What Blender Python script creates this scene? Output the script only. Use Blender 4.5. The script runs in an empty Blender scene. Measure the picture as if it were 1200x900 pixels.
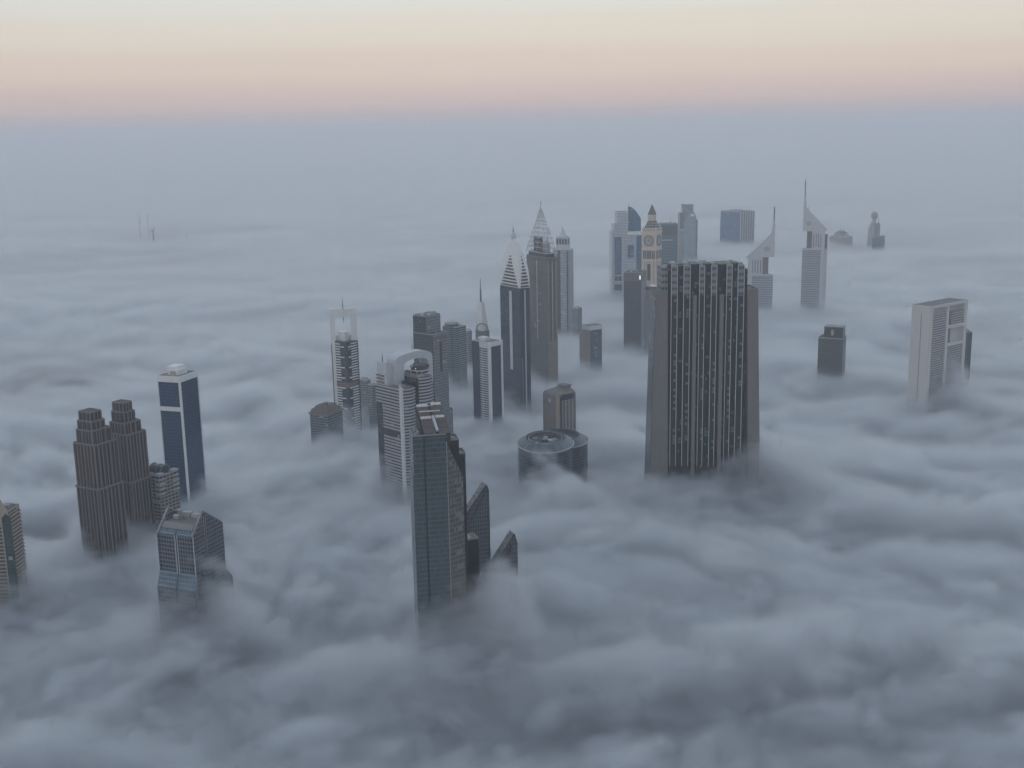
import bpy, math, random
import mathutils
from mathutils import Vector

S = bpy.context.scene
COL = S.collection
R = math.radians
PI = math.pi
rnd = random.Random(7)

# ------------------------------------------------------------------ camera
F = 1380.0                      # focal length in photo pixels (1200 x 900)
PITCH, ROLL, H = R(12.3), R(1.1), 485.0
cam = bpy.data.cameras.new('camera')
cam_o = bpy.data.objects.new('camera', cam)
COL.objects.link(cam_o)
S.camera = cam_o
cam.sensor_width = 36.0
cam.lens = F / 1200.0 * 36.0
cam.clip_start, cam.clip_end = 1.0, 250000.0
ROT = mathutils.Euler((PI / 2 - PITCH, 0, 0)).to_matrix() @ mathutils.Matrix.Rotation(-ROLL, 3, 'Z')
ROTI = ROT.transposed()
cam_o.location = (0, 0, H)
cam_o.rotation_euler = ROT.to_euler()


def project(x, y, z):
    c = ROTI @ Vector((x, y, z - H))
    return 600 + F * c.x / -c.z, 450 - F * c.y / -c.z


def at(px, py, Y):
    d = ROT @ Vector(((px - 600) / F, (450 - py) / F, -1))
    return Vector((0, 0, H)) + d * (Y / d.y)


def depth(px, py, z=85.0):
    """distance at which the line through a photo point meets the fog top"""
    d = ROT @ Vector(((px - 600) / F, (450 - py) / F, -1))
    return d.y * (z - H) / d.z


def bisect(f, a, b):
    fa = f(a)
    for _ in range(50):
        m = (a + b) / 2
        if (f(m) > 0) == (fa > 0):
            a = m
        else:
            b = m
    return (a + b) / 2


# ------------------------------------------------------------------ mesh builder
class MB:
    def __init__(s):
        s.v, s.f, s.uv = [], [], []

    def face(s, pts, uvs=None):
        n = len(s.v)
        s.v += [tuple(p) for p in pts]
        s.f.append(tuple(range(n, n + len(pts))))
        if uvs is None:
            p0 = Vector(pts[0]); e = (Vector(pts[1]) - p0)
            if e.length < 1e-6:
                e = Vector((1, 0, 0))
            e.normalize()
            nn = e.cross(Vector(pts[-1]) - p0)
            if nn.length < 1e-6:
                nn = Vector((0, 0, 1))
            nn.normalize()
            g = nn.cross(e)
            vz = p0.z if abs(nn.z) < 0.8 else 0
            uvs = [((Vector(p) - p0).dot(e), (Vector(p) - p0).dot(g) + vz) for p in pts]
        s.uv += list(uvs)
        return s

    def prism(s, poly, z0, z1, top=None, caps=(1, 1)):
        top = top or poly
        n = len(poly)
        u = 0.0
        for i in range(n):
            a, b = poly[i], poly[(i + 1) % n]
            c, d = top[(i + 1) % n], top[i]
            l = math.hypot(b[0] - a[0], b[1] - a[1])
            s.face([(a[0], a[1], z0), (b[0], b[1], z0), (c[0], c[1], z1), (d[0], d[1], z1)],
                   [(u, z0), (u + l, z0), (u + l, z1), (u, z1)])
            u += l
        if caps[1]:
            s.face([(p[0], p[1], z1) for p in top], [(p[0], p[1]) for p in top])
        if caps[0]:
            s.face([(p[0], p[1], z0) for p in reversed(poly)], [(p[0], p[1]) for p in reversed(poly)])
        return s

    def box(s, x0, x1, y0, y1, z0, z1):
        return s.prism([(x0, y0), (x1, y0), (x1, y1), (x0, y1)], z0, z1)

    def ring(s, poly, inner, z0, z1):
        n = len(poly)
        s.prism(poly, z0, z1, caps=(0, 0))
        s.prism(list(reversed(inner)), z0, z1, caps=(0, 0))
        for i in range(n):
            j = (i + 1) % n
            for z, flip in ((z1, 0), (z0, 1)):
                q = [(*poly[i], z), (*poly[j], z), (*inner[j], z), (*inner[i], z)]
                s.face(q[::-1] if flip else q)
        return s

    def xz(s, pts, y0, y1):
        """outline in x-z (counter-clockwise seen from the front) given depth along y"""
        n = len(pts)
        s.face([(x, y0, z) for x, z in pts], [(x, z) for x, z in pts])
        s.face([(x, y1, z) for x, z in reversed(pts)], [(x, z) for x, z in reversed(pts)])
        for i in range(n):
            (a, b), (c, d) = pts[i], pts[(i + 1) % n]
            s.face([(c, y0, d), (a, y0, b), (a, y1, b), (c, y1, d)],
                   [(0, d), (0, b), (y1 - y0, b), (y1 - y0, d)])
        return s

    def yz(s, pts, x0, x1):
        """outline in y-z (counter-clockwise seen from +x) given width along x"""
        n = len(pts)
        s.face([(x1, y, z) for y, z in pts], [(y, z) for y, z in pts])
        s.face([(x0, y, z) for y, z in reversed(pts)], [(y, z) for y, z in reversed(pts)])
        for i in range(n):
            (a, b), (c, d) = pts[i], pts[(i + 1) % n]
            s.face([(x0, a, b), (x0, c, d), (x1, c, d), (x1, a, b)],
                   [(0, b), (0, d), (x1 - x0, d), (x1 - x0, b)])
        return s

    def beam(s, p, q, w, w2=None):
        p, q = Vector(p), Vector(q)
        d = (q - p).normalized()
        up = Vector((0, 0, 1)) if abs(d.z) < 0.9 else Vector((1, 0, 0))
        a = d.cross(up).normalized(); b = d.cross(a)
        w2 = w if w2 is None else w2
        P = [p + (a * i + b * j) * w / 2 for i, j in ((-1, -1), (1, -1), (1, 1), (-1, 1))]
        Q = [q + (a * i + b * j) * w2 / 2 for i, j in ((-1, -1), (1, -1), (1, 1), (-1, 1))]
        for i in range(4):
            j = (i + 1) % 4
            s.face([P[i], P[j], Q[j], Q[i]][::-1])
        s.face(P); s.face(Q[::-1])
        return s

    def lathe(s, prof, n=24, cx=0, cy=0, sx=1, sy=1):
        for k in range(len(prof) - 1):
            (r0, z0), (r1, z1) = prof[k], prof[k + 1]
            for i in range(n):
                a, b = 2 * PI * i / n, 2 * PI * (i + 1) / n
                pts = [(cx + r0 * sx * math.cos(a), cy + r0 * sy * math.sin(a), z0), (cx + r0 * sx * math.cos(b), cy + r0 * sy * math.sin(b), z0),
                       (cx + r1 * sx * math.cos(b), cy + r1 * sy * math.sin(b), z1), (cx + r1 * sx * math.cos(a), cy + r1 * sy * math.sin(a), z1)]
                rr = max(r0, r1) * (sx + sy) / 2
                uv = [(a * rr, z0), (b * rr, z0), (b * rr, z1), (a * rr, z1)]
                if r1 < 1e-4:
                    pts, uv = pts[:3], uv[:3]
                elif r0 < 1e-4:
                    pts, uv = [pts[0], pts[2], pts[3]], [uv[0], uv[2], uv[3]]
                s.face(pts, uv)
        return s

    def build(s, name, m, parent=None):
        me = bpy.data.meshes.new(name)
        me.from_pydata(s.v, [], s.f)
        ul = me.uv_layers.new(name='UVMap')
        ul.data.foreach_set('uv', [c for t in s.uv for c in t])
        me.materials.append(m)
        me.validate(); me.update()
        o = bpy.data.objects.new(name, me)
        COL.objects.link(o)
        if parent is not None:
            o.parent = parent
        return o


def rect(x0, x1, y0, y1):
    return [(x0, y0), (x1, y0), (x1, y1), (x0, y1)]


def ellipse(cx, cy, rx, ry, n=40):
    return [(cx + rx * math.cos(2 * PI * i / n), cy + ry * math.sin(2 * PI * i / n)) for i in range(n)]


# ------------------------------------------------------------------ materials
def newmat(name):
    m = bpy.data.materials.new(name)
    m.use_nodes = True
    t = m.node_tree
    return m, t, t.nodes, t.links, t.nodes['Principled BSDF']


def nmath(N, L, op, a, b=None, clamp=False):
    n = N.new('ShaderNodeMath'); n.operation = op; n.use_clamp = clamp
    for i, v in enumerate((a, b)):
        if v is None:
            continue
        if isinstance(v, (int, float)):
            n.inputs[i].default_value = v
        else:
            L.new(v, n.inputs[i])
    return n.outputs[0]


def nmix(N, L, fac, a, b):
    n = N.new('ShaderNodeMix'); n.data_type = 'RGBA'
    for i, v in ((0, fac), (6, a), (7, b)):
        if isinstance(v, (int, float)):
            n.inputs[i].default_value = v
        elif isinstance(v, tuple):
            n.inputs[i].default_value = (*v, 1)
        else:
            L.new(v, n.inputs[i])
    return n.outputs[2]


def weather(N, L, col, amt=0.18):
    """slow stains and fine grain on a wall colour"""
    tc = N.new('ShaderNodeTexCoord')
    mp = N.new('ShaderNodeMapping'); mp.inputs['Scale'].default_value = (0.35, 0.35, 0.05)
    L.new(tc.outputs['Object'], mp.inputs[0])
    n = N.new('ShaderNodeTexNoise'); n.inputs['Scale'].default_value = 1; n.inputs['Detail'].default_value = 5; n.inputs['Roughness'].default_value = .65
    L.new(mp.outputs[0], n.inputs['Vector'])
    f = nmath(N, L, 'MULTIPLY_ADD', n.outputs[0], 2 * amt)
    N[-1].inputs[2].default_value = 1 - amt
    vm = N.new('ShaderNodeVectorMath'); vm.operation = 'SCALE'
    if isinstance(col, tuple):
        vm.inputs[0].default_value = col
    else:
        L.new(col, vm.inputs[0])
    L.new(f, vm.inputs['Scale'])
    return vm.outputs[0]


def plain(name, c, rough=0.7, metal=0.0, amt=0.18, emit=None):
    m, t, N, L, p = newmat(name)
    L.new(weather(N, L, c, amt), p.inputs['Base Color'])
    p.inputs['Roughness'].default_value = rough
    p.inputs['Metallic'].default_value = metal
    if emit:
        p.inputs['Emission Color'].default_value = (*c, 1)
        p.inputs['Emission Strength'].default_value = emit
    return m


def facade(name, wall, glass, fh=3.8, bw=3.0, v=(0.25, 0.9), u=(0.12, 0.88), pale=0.06, palec=(.30, .33, .34),
           wr=0.7, gr=0.12, tilt=0.03, var=0.45, groups=4, tint=None, spec=.6):
    """windows laid out in metres: storeys of height fh, bays of width bw"""
    m, t, N, L, p = newmat(name)
    uv = N.new('ShaderNodeUVMap'); uv.uv_map = 'UVMap'
    sp = N.new('ShaderNodeSeparateXYZ'); L.new(uv.outputs[0], sp.inputs[0])
    cu = nmath(N, L, 'DIVIDE', sp.outputs[0], bw); cv = nmath(N, L, 'DIVIDE', sp.outputs[1], fh)
    fu = nmath(N, L, 'FRACT', cu); fv = nmath(N, L, 'FRACT', cv)

    def inside(x, lo, hi):
        if lo <= 0 and hi >= 1:
            return None
        return nmath(N, L, 'MULTIPLY', nmath(N, L, 'GREATER_THAN', x, lo), nmath(N, L, 'LESS_THAN', x, hi))
    mu, mv = inside(fu, *u), inside(fv, *v)
    mask = mu if mv is None else (mv if mu is None else nmath(N, L, 'MULTIPLY', mu, mv))
    cb = N.new('ShaderNodeCombineXYZ')
    L.new(nmath(N, L, 'FLOOR', cu), cb.inputs[0]); L.new(nmath(N, L, 'FLOOR', cv), cb.inputs[1])
    oi = N.new('ShaderNodeObjectInfo')
    sh = nmath(N, L, 'MULTIPLY', oi.outputs['Random'], 97.0)
    L.new(sh, cb.inputs[2])
    wn = N.new('ShaderNodeTexWhiteNoise'); wn.noise_dimensions = '3D'; L.new(cb.outputs[0], wn.inputs['Vector'])
    # groups of neighbouring bays sharing a pale tone for blinds and painted-in reflections
    cb2 = N.new('ShaderNodeCombineXYZ')
    L.new(nmath(N, L, 'FLOOR', nmath(N, L, 'DIVIDE', cu, groups)), cb2.inputs[0]); L.new(nmath(N, L, 'FLOOR', cv), cb2.inputs[1]); L.new(sh, cb2.inputs[2])
    wn2 = N.new('ShaderNodeTexWhiteNoise'); wn2.noise_dimensions = '3D'; L.new(cb2.outputs[0], wn2.inputs['Vector'])
    gs = N.new('ShaderNodeVectorMath'); gs.operation = 'SCALE'; gs.inputs[0].default_value = glass
    L.new(nmath(N, L, 'ADD', nmath(N, L, 'MULTIPLY', wn.outputs[0], 2 * var), 1 - var), gs.inputs['Scale'])
    sc = N.new('ShaderNodeSeparateXYZ'); L.new(wn2.outputs['Color'], sc.inputs[0])
    isp = nmath(N, L, 'MULTIPLY', nmath(N, L, 'LESS_THAN', wn2.outputs[0], pale * 2), nmath(N, L, 'GREATER_THAN', wn.outputs[0], 0.45))
    gl = nmix(N, L, isp, gs.outputs[0], palec)
    col = nmix(N, L, mask, weather(N, L, wall), gl)
    L.new(col, p.inputs['Base Color'])
    L.new(nmath(N, L, 'ADD', nmath(N, L, 'MULTIPLY', mask, gr - wr), wr), p.inputs['Roughness'])
    # every pane hangs a little differently
    geo = N.new('ShaderNodeNewGeometry')
    off = N.new('ShaderNodeVectorMath'); off.operation = 'SUBTRACT'; L.new(wn.outputs['Color'], off.inputs[0]); off.inputs[1].default_value = (.5, .5, .5)
    os_ = N.new('ShaderNodeVectorMath'); os_.operation = 'SCALE'; L.new(off.outputs[0], os_.inputs[0]); L.new(nmath(N, L, 'MULTIPLY', mask, tilt), os_.inputs['Scale'])
    ad = N.new('ShaderNodeVectorMath'); ad.operation = 'ADD'; L.new(geo.outputs['Normal'], ad.inputs[0]); L.new(os_.outputs[0], ad.inputs[1])
    nz = N.new('ShaderNodeVectorMath'); nz.operation = 'NORMALIZE'; L.new(ad.outputs[0], nz.inputs[0])
    L.new(nz.outputs[0], p.inputs['Normal'])
    p.inputs['Specular IOR Level'].default_value = spec
    if tint:
        p.inputs['Specular Tint'].default_value = (*tint, 1)
    return m


M = {}
M['white'] = plain('white_cladding', (.62, .62, .60), .55)
M['white2'] = plain('bright_white_panel', (.74, .73, .70), .5)
M['pale'] = plain('pale_grey_cladding', (.52, .53, .54), .5)
M['concrete'] = plain('grey_concrete', (.30, .29, .275), .85, amt=.25)
M['tan'] = plain('tan_stone', (.175, .162, .153), .8, amt=.22)
M['tan_dark'] = plain('dark_tan_stone', (.13, .115, .105), .8)
M['beige'] = plain('beige_render', (.36, .305, .255), .8)
M['brown'] = plain('brown_granite', (.20, .17, .155), .7)
M['roof'] = plain('roof_membrane', (.17, .165, .16), .9, amt=.35)
M['roof_dark'] = plain('dark_roof', (.07, .07, .075), .9, amt=.3)
M['plant'] = plain('plant_housing', (.36, .36, .35), .6, amt=.3)
M['metal'] = plain('mast_metal', (.22, .22, .23), .4, .6)
M['dark_metal'] = plain('dark_metal', (.05, .052, .058), .45, .4)
M['black'] = plain('black_cladding', (.014, .014, .017), .35)
M['slate'] = plain('slate_roof', (.075, .06, .065), .6)
M['redbrown'] = plain('red_brown_recess', (.16, .12, .115), .7)
M['darkglass'] = facade('dark_glass', (.03, .035, .04), (.018, .024, .032), 3.8, 1.5, (.1, .95), (.05, .95), pale=.03)
M['clear'] = plain('smooth_dark_glass', (.03, .045, .06), .12, amt=.05)
M['lit'] = plain('lit_lamp', (1.0, .93, .82), .5, emit=.7)

# ------------------------------------------------------------------ things
class Ctx:
    pass


def thing(name, label, cat, near, left, right, D, eff, group=None, L=None, W=None):
    """A building: near roof corner, the photo columns its two visible faces reach, its distance and
    the angle of its right-hand face to the line of sight.  Local x runs along that face, y along the other."""
    C = Ctx()
    P = at(near[0], near[1], D)
    phi = math.atan2(P.x, P.y)
    r = R(eff) - phi
    a = Vector((math.cos(r), math.sin(r), 0)); b = Vector((-math.sin(r), math.cos(r), 0))
    C.zt = P.z

    def along(v, px, z):
        return bisect(lambda t: project(P.x + v.x * t, P.y + v.y * t, z)[0] - px, -60, 500)
    C.W = W or along(a, right, P.z); C.L = L or along(b, left, P.z)
    C.hw, C.hl = C.W / 2, C.L / 2
    c = P + a * C.hw + b * C.hl
    o = bpy.data.objects.new(name, None); COL.objects.link(o)
    o.empty_display_size = 10
    o.location = (c.x, c.y, 0); o.rotation_euler = (0, 0, r)
    o['label'] = label; o['category'] = cat
    if group:
        o['group'] = group
    C.o = o
    C.X = lambda px, z=None: along(a, px, C.zt if z is None else z) - C.hw
    C.Y = lambda px, z=None: along(b, px, C.zt if z is None else z) - C.hl
    C.Z = lambda py: bisect(lambda z: project(P.x, P.y, z)[1] - py, -100, 700)
    C.s = F / D

    def wl(x, y):
        return c.x + a.x * x + b.x * y, c.y + a.y * x + b.y * y
    C.zl = lambda x, y, py: bisect(lambda z: project(*wl(x, y), z)[1] - py, -200, 700)      # height of a photo row at a local spot
    C.xl = lambda px, y, z: bisect(lambda x: project(*wl(x, y), z)[0] - px, -300, 300)      # local x of a photo column
    C.yl = lambda px, x, z: bisect(lambda y: project(*wl(x, y), z)[0] - px, -300, 300)
    return C


def blk(C, name, m, x0, x1, y0, y1, z0, z1, parent=None):
    return MB().box(x0, x1, y0, y1, z0, z1).build(name, M[m] if isinstance(m, str) else m, parent or C.o)


def pl(C, name, m, ya, yb, za, zb, t=.5, parent=None):
    """panel on the left face"""
    return blk(C, name, m, -C.hw - t, -C.hw + .1, min(ya, yb), max(ya, yb), za, zb, parent)


def pr(C, name, m, xa, xb, za, zb, t=.5, parent=None):
    """panel on the right face"""
    return blk(C, name, m, min(xa, xb), max(xa, xb), -C.hl - t, -C.hl + .1, za, zb, parent)


def roofset(C, x0, x1, y0, y1, z, wall='concrete', deck='roof', h=1.6, t=0.6, units=4, big=None, seed=None):
    rr = random.Random(seed if seed is not None else int(z * 10 + x0))
    mb = MB().ring(rect(x0, x1, y0, y1), rect(x0 + t, x1 - t, y0 + t, y1 - t), z, z + h)
    mb.build('parapet', M[wall], C.o)
    rf = MB().box(x0 + t, x1 - t, y0 + t, y1 - t, z + .01, z + .25).build('roof', M[deck], C.o)
    w, l = x1 - x0, y1 - y0
    if big:
        bx, by, bh, bm = big
        MB().box(x0 + w * bx[0], x0 + w * bx[1], y0 + l * by[0], y0 + l * by[1], z + .2, z + .2 + bh).build('plant_room', M[bm], rf)
    for k in range(units):
        ux = x0 + t + 1 + rr.random() * max(.1, w - 2 * t - 6); uy = y0 + t + 1 + rr.random() * max(.1, l - 2 * t - 6)
        sx, sy, sz = 1.5 + rr.random() * 3, 1.5 + rr.random() * 3, 1 + rr.random() * 1.8
        MB().box(ux, ux + sx, uy, uy + sy, z + .2, z + .2 + sz).build('roof_unit', M[rr.choice(['plant', 'pale', 'concrete'])], rf)
    return rf


def mast(C, x, y, z0, z1, w=1.2, m='metal', name='mast'):
    zm = z0 + (z1 - z0) * .55
    return MB().lathe([(w / 2, z0), (w / 2 * .8, zm), (w / 2 * .45, zm + .3), (w / 2 * .2, z1), (0, z1 + .2)], 10, x, y).build(name, M[m], C.o)


def core(C, name, m, x0, x1, y0, y1, z0, z1):
    return MB().prism(rect(x0, x1, y0, y1), z0, z1).build(name, M[m] if isinstance(m, str) else m, C.o)

# ================================================================== buildings, from the left edge of the photo
# ---- beige residential tower cut by the left edge
C = thing('apartment_tower', 'beige apartment tower with gabled wall, pointed dark green glass strip and rows of balconies', 'apartment tower',
          (9, 601), -30, 22.5, 1036, 62)
f_beige = facade('beige_flats', (.37, .31, .255), (.035, .04, .04), 3.6, 4.2, (.3, .8), (.2, .75), pale=.05)
f_balc = facade('balcony_flats', (.38, .32, .265), (.02, .02, .022), 3.6, 40, (.34, .97), (0, 1), pale=.0, gr=.5)
zc = C.Z(601)
core(C, 'walls', f_beige, -C.hw + .6, C.hw, -C.hl, C.hl, 0, zc)
yg = C.Y(-3); zg = C.zl(-C.hw, yg, 578)
y_s0, y_s1 = C.Y(11.5), C.Y(1.5)
MB().yz([(-C.hl, 0), (C.hl, 0), (C.hl, zc - 2), (yg, zg), (-C.hl, zc + .6)], -C.hw - .2, -C.hw + 1.4).build('gabled_wall', M['beige'], C.o)
zs = C.zl(-C.hw, y_s0, 607)
m_green = facade('green_glass', (.05, .07, .07), (.012, .045, .045), 3.6, 2.0, (.08, 1), (.06, 1), pale=.02)
ym = (y_s0 + y_s1) / 2
MB().yz([(y_s0, 30), (y_s1, 30), (y_s1, zs), (ym, zs + 4.5), (y_s0, zs)], -C.hw - .5, -C.hw - .1).build('glass_strip', m_green, C.o)
for k in range(34):
    z = zc - 4.0 - k * 3.6
    if z < 45:
        break
    bo = pr(C, 'balcony', 'beige', -C.hw + 2.0, C.hw - .4, z - 1.3, z, 1.6)
    bo.rotation_euler = (0, 0, 0)
pr(C, 'balcony_recess', f_balc, -C.hw + 2.2, C.hw - .6, 40, zc - 1.6, .12)
pl(C, 'side_windows', f_balc, y_s1 + 1.5, C.hl - .5, 40, zc - 12, .35)
roofset(C, -C.hw + 1.5, C.hw, -C.hl, C.hl, zc, 'beige', units=2, big=((.3, .75), (.1, .3), 4, 'concrete'))

# ---- pair of brown stepped towers
f_brown = facade('brown_piers', (.12, .10, .092), (.008, .010, .014), 3.6, 3.0, (0, 1), (.3, 1.0), pale=.0, gr=.3, var=.3, spec=.3)


def stepped_tower(near, left, right, D, eff, tiers, label, string):
    C = thing('stepped_tower', label, 'tower', near, left, right, D, eff, 'pair of brown stepped towers')
    hw, hl = C.hw, C.hl
    core(C, 'shaft', f_brown, -hw, hw, -hl, hl, 0, C.zt)
    zs = C.Z(string)
    blk(C, 'lower_shaft', f_brown, -hw - 1.3, hw + 1.3, -hl - 1.3, hl + 1.3, 0, zs)
    pm = MB()
    n = 6
    for i in range(n + 1):                       # granite ribs standing proud of both faces
        x = -hw + C.W * i / n; y = -hl + C.L * i / n
        pm.box(x - .55, x + .55, -hl - .8, -hl + .3, 0, C.zt + .6 + .013 * i)
        pm.box(-hw - .8, -hw + .3, y - .55, y + .55, 0, C.zt + .5 + .017 * i)
        pm.box(x - .6, x + .6, -hl - 2.0, -hl - 1.1, 0, zs - .5 + .013 * i)
        pm.box(-hw - 2.0, -hw - 1.1, y - .6, y + .6, 0, zs - .6 + .017 * i)
    MB().ring(rect(-hw - 2.1, hw + 2.1, -hl - 2.1, hl + 2.1), rect(-hw - 1, hw + 1, -hl - 1, hl + 1), zs - .4, zs + 1.2).build('string_course', M['brown'], C.o)
    pm.build('granite_ribs', M['brown'], C.o)
    prev = C.zt
    for (fx0, fx1, fy0, fy1, py) in tiers:
        x0, x1, y0, y1 = -hw + C.W * fx0, -hw + C.W * fx1, -hl + C.L * fy0, -hl + C.L * fy1
        z = C.zl(x0, y0, py)
        t = core(C, 'upper_tier', f_brown, x0, x1, y0, y1, C.zt - 2, z)
        rb = MB()
        for i in range(4):
            x = x0 + (x1 - x0) * i / 3; y = y0 + (y1 - y0) * i / 3
            rb.box(x - .4, x + .4, y0 - .6, y0 + .2, C.zt - 1, z + .5 + .01 * i)
            rb.box(x0 - .6, x0 + .2, y - .4, y + .4, C.zt - 1, z + .4 + .013 * i)
        rb.build('tier_ribs', M['brown'], t)
        MB().ring(rect(x0 - .3, x1 + .3, y0 - .3, y1 + .3), rect(x0 + .5, x1 - .5, y0 + .5, y1 - .5), z - .6, z + .9).build('parapet', M['brown'], t)
        MB().box(x0 + .5, x1 - .5, y0 + .5, y1 - .5, z, z + .3).build('roof', M['roof_dark'], t)
    x0, x1, y0, y1 = -hw, hw, -hl, hl
    MB().ring(rect(x0 - .3, x1 + .3, y0 - .3, y1 + .3), rect(x0 + .5, x1 - .5, y0 + .5, y1 - .5), C.zt - .4, C.zt + 1.3).build('parapet', M['brown'], C.o)
    return C


stepped_tower((148, 511), 126, 170, 1175, 42, [(.1, .9, .12, .92, 497), (.04, .6, .12, .6, 497), (.18, .72, .2, .86, 484), (.25, .7, .3, .85, 473)],
              'taller brown stone tower with stepped crown, right one of the adjoining dark ribbed pair', 566)
stepped_tower((110, 523), 86.5, 137, 1120, 40, [(.08, .88, .12, .9, 506), (.04, .62, .1, .55, 506), (.15, .7, .2, .88, 495), (.22, .68, .3, .86, 484)],
              'shorter brown stone tower with stepped crown, left one of the adjoining dark ribbed pair', 574)

# ---- low block with arched glass top
C = thing('office_block', 'low beige block with arched glass roof between brown towers and blue glass tower', 'office block', (186, 556), 167, 208, 1190, 42)
f_low = facade('beige_frames', (.25, .225, .21), (.02, .025, .03), 3.8, 5.0, (.25, .85), (.12, .88), pale=.05)
core(C, 'walls', f_low, -C.hw, C.hw, -C.hl, C.hl, 0, C.zt - 3)
for (xa, xb) in ((-C.hw, -C.hw + 7), (C.hw - 8, C.hw)):
    for k in range(5):
        blk(C, 'stone_frame', 'plant', xa - .6, xb + .6, -C.hl - 1.0, -C.hl + 6, C.zt - 2.2 - 5.2 * k, C.zt - .2 - 5.2 * k)
roofset(C, -C.hw, C.hw, -C.hl, C.hl, C.zt - 3, 'beige', units=5)
arc = [(C.hw * .55 * math.cos(PI * i / 16), C.zt - 3 + 9 * math.sin(PI * i / 16)) for i in range(17)]
gv = MB().xz([(x, z) for x, z in reversed(arc)][::-1], -C.hl * .6, C.hl * .8).build('arched_glass_roof', M['clear'], C.o)
rb = MB()
for yy in (-C.hl * .62, 0, C.hl * .78):
    for i in range(16):
        rb.beam((arc[i][0], yy, arc[i][1] + .3), (arc[i + 1][0], yy, arc[i + 1][1] + .3), 1.0)
rb.build('arch_rib', M['tan'], gv)

# ---- tall blue glass tower with white frame
C = thing('glass_tower', 'tall blue glass tower in a white frame with white boxes on its roof', 'glass tower', (210, 442.5), 184.3, 231, 1300, 55)
hw, hl = C.hw, C.hl
f_blue = facade('blue_glass', (.035, .07, .115), (.008, .036, .085), 3.9, 1.6, (.12, 1), (.06, 1), pale=.0, var=.3, tint=(.45, .7, 1))
core(C, 'glass_facade', f_blue, -hw, hw, -hl, hl, 0, C.zt - 4)
blk(C, 'top_frame', 'white2', -hw - .8, hw + .8, -hl - .8, hl + .8, C.zt - 6, C.zt)
blk(C, 'corner_post', 'white2', -hw - .7, -hw + 1.6, -hl - .7, -hl + 1.4, 0, C.zt - 5.9)
blk(C, 'edge_post', 'white2', hw - .9, hw + .7, -hl - .7, -hl + 1.0, 0, C.zt - 5.9)
blk(C, 'edge_post', 'white2', -hw - .5, -hw + 1.0, hl - .7, hl + .5, 0, C.zt - 5.9)
pl(C, 'belt', 'white2', -hl + 1.4, hl - .8, C.Z(482.5), C.Z(477.5), .6)
roofset(C, -hw - .5, hw + .5, -hl - .5, hl + .5, C.zt, 'white2', units=8, h=1.2)
blk(C, 'plant_room', 'white2', -hw * .55, hw * .45, -hl * .55, hl * .35, C.zt + .2, C.zt + 6.5)
blk(C, 'plant_room', 'white2', -hw * .3, hw * .7, -hl * .2, hl * .75, C.zt + .2, C.zt + 9.2)
blk(C, 'louvre', 'plant', -hw * .57, -hw * .54, -hl * .35, hl * .15, C.zt + 1.4, C.zt + 5)

# ---- gabled blue-grey building
C = thing('gabled_building', 'squat blue grey gridded building with twin gables and sloping glass skirts', 'office building', (226.7, 630.5), 183, 261, 940, 52)
hw, hl = C.hw, C.hl
f_grid = facade('grey_grid', (.125, .145, .17), (.014, .02, .03), 3.7, 2.7, (.26, .88), (.24, .9), pale=.0, var=.5)
f_slope = facade('sloped_glazing', (.20, .27, .33), (.04, .075, .105), 3.6, 2.7, (.16, .9), (.14, .9), pale=.0, gr=.3)
xm = C.X(240.5); zpk = C.zl(xm, -hl, 600); zr = C.zt + .2
zsh = zr + (zpk - zr) * .40
prof = [(-hw, 0), (hw, 0), (hw, zr), (xm, zpk), (-hw, zr)]
zsplit = zr + (zpk - zr) * .45
xs0 = -hw + (xm + hw) * .45; xs1 = hw - (hw - xm) * .45
body = [(-hw, 0), (hw, 0), (hw, zr), (xs1, zsplit), (xs0, zsplit), (-hw, zr)]
MB().xz(body, -hl + 1.2, hl - 1.2).build('walls', f_grid, C.o)
for (a, b) in ((-hl, -hl + 3.2), (hl - 3.2, hl)):
    g = MB().xz(prof, a, b).build('gable', f_grid, C.o)
    e = MB()
    e.beam((-hw - .2, (a + b) / 2, zr + .3), (xm, (a + b) / 2, zpk + .5), 1.5); e.beam((xm, (a + b) / 2, zpk + .52), (hw + .2, (a + b) / 2, zr + .3), 1.5)
    e.build('gable_coping', M['concrete'], g)
# glazed eaves slope on the long side, split at the black strip
def slope(y0, y1, t0, t1, off, m, name):
    p = lambda t, y: (-hw + (xm + hw) * t, y, zr + (zpk - zr) * t)
    nx, nz = -(zpk - zr), (xm + hw)
    l = math.hypot(nx, nz); o = Vector((nx / l * off, 0, nz / l * off))
    q = [Vector(p(t0, y1)) + o, Vector(p(t0, y0)) + o, Vector(p(t1, y0)) + o, Vector(p(t1, y1)) + o]
    b = [v - o * 1.6 for v in q]
    mb = MB().face(q)
    for i in range(4):
        j = (i + 1) % 4
        mb.face([q[j], q[i], b[i], b[j]])
    return mb.build(name, m, C.o)
ym = C.Y(206, C.zt)
for (a, b) in ((-hl + 3.3, ym - 1.0), (ym + 1.0, hl - 3.3)):
    slope(a, b, .0, .2, .5, f_slope, 'eaves_glazing')
lv = MB()
for k in range(26):
    y = -hl + 4.2 + (C.L - 8.4) * k / 25
    p0 = Vector((-hw + (xm + hw) * .22, y, zr + (zpk - zr) * .22)); p1 = Vector((-hw + (xm + hw) * .46, y, zr + (zpk - zr) * .46))
    lv.beam(p0 + Vector((-.2, 0, .5)), p1 + Vector((-.2, 0, .5)), .62)
lv.build('roof_louvres', M['plant'], C.o)
rf = MB().box(xs0 + .4, xs1 - .4, -hl + 3.3, hl - 3.3, zsplit, zsplit + .4).build('roof', M['roof'], C.o)
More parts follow.
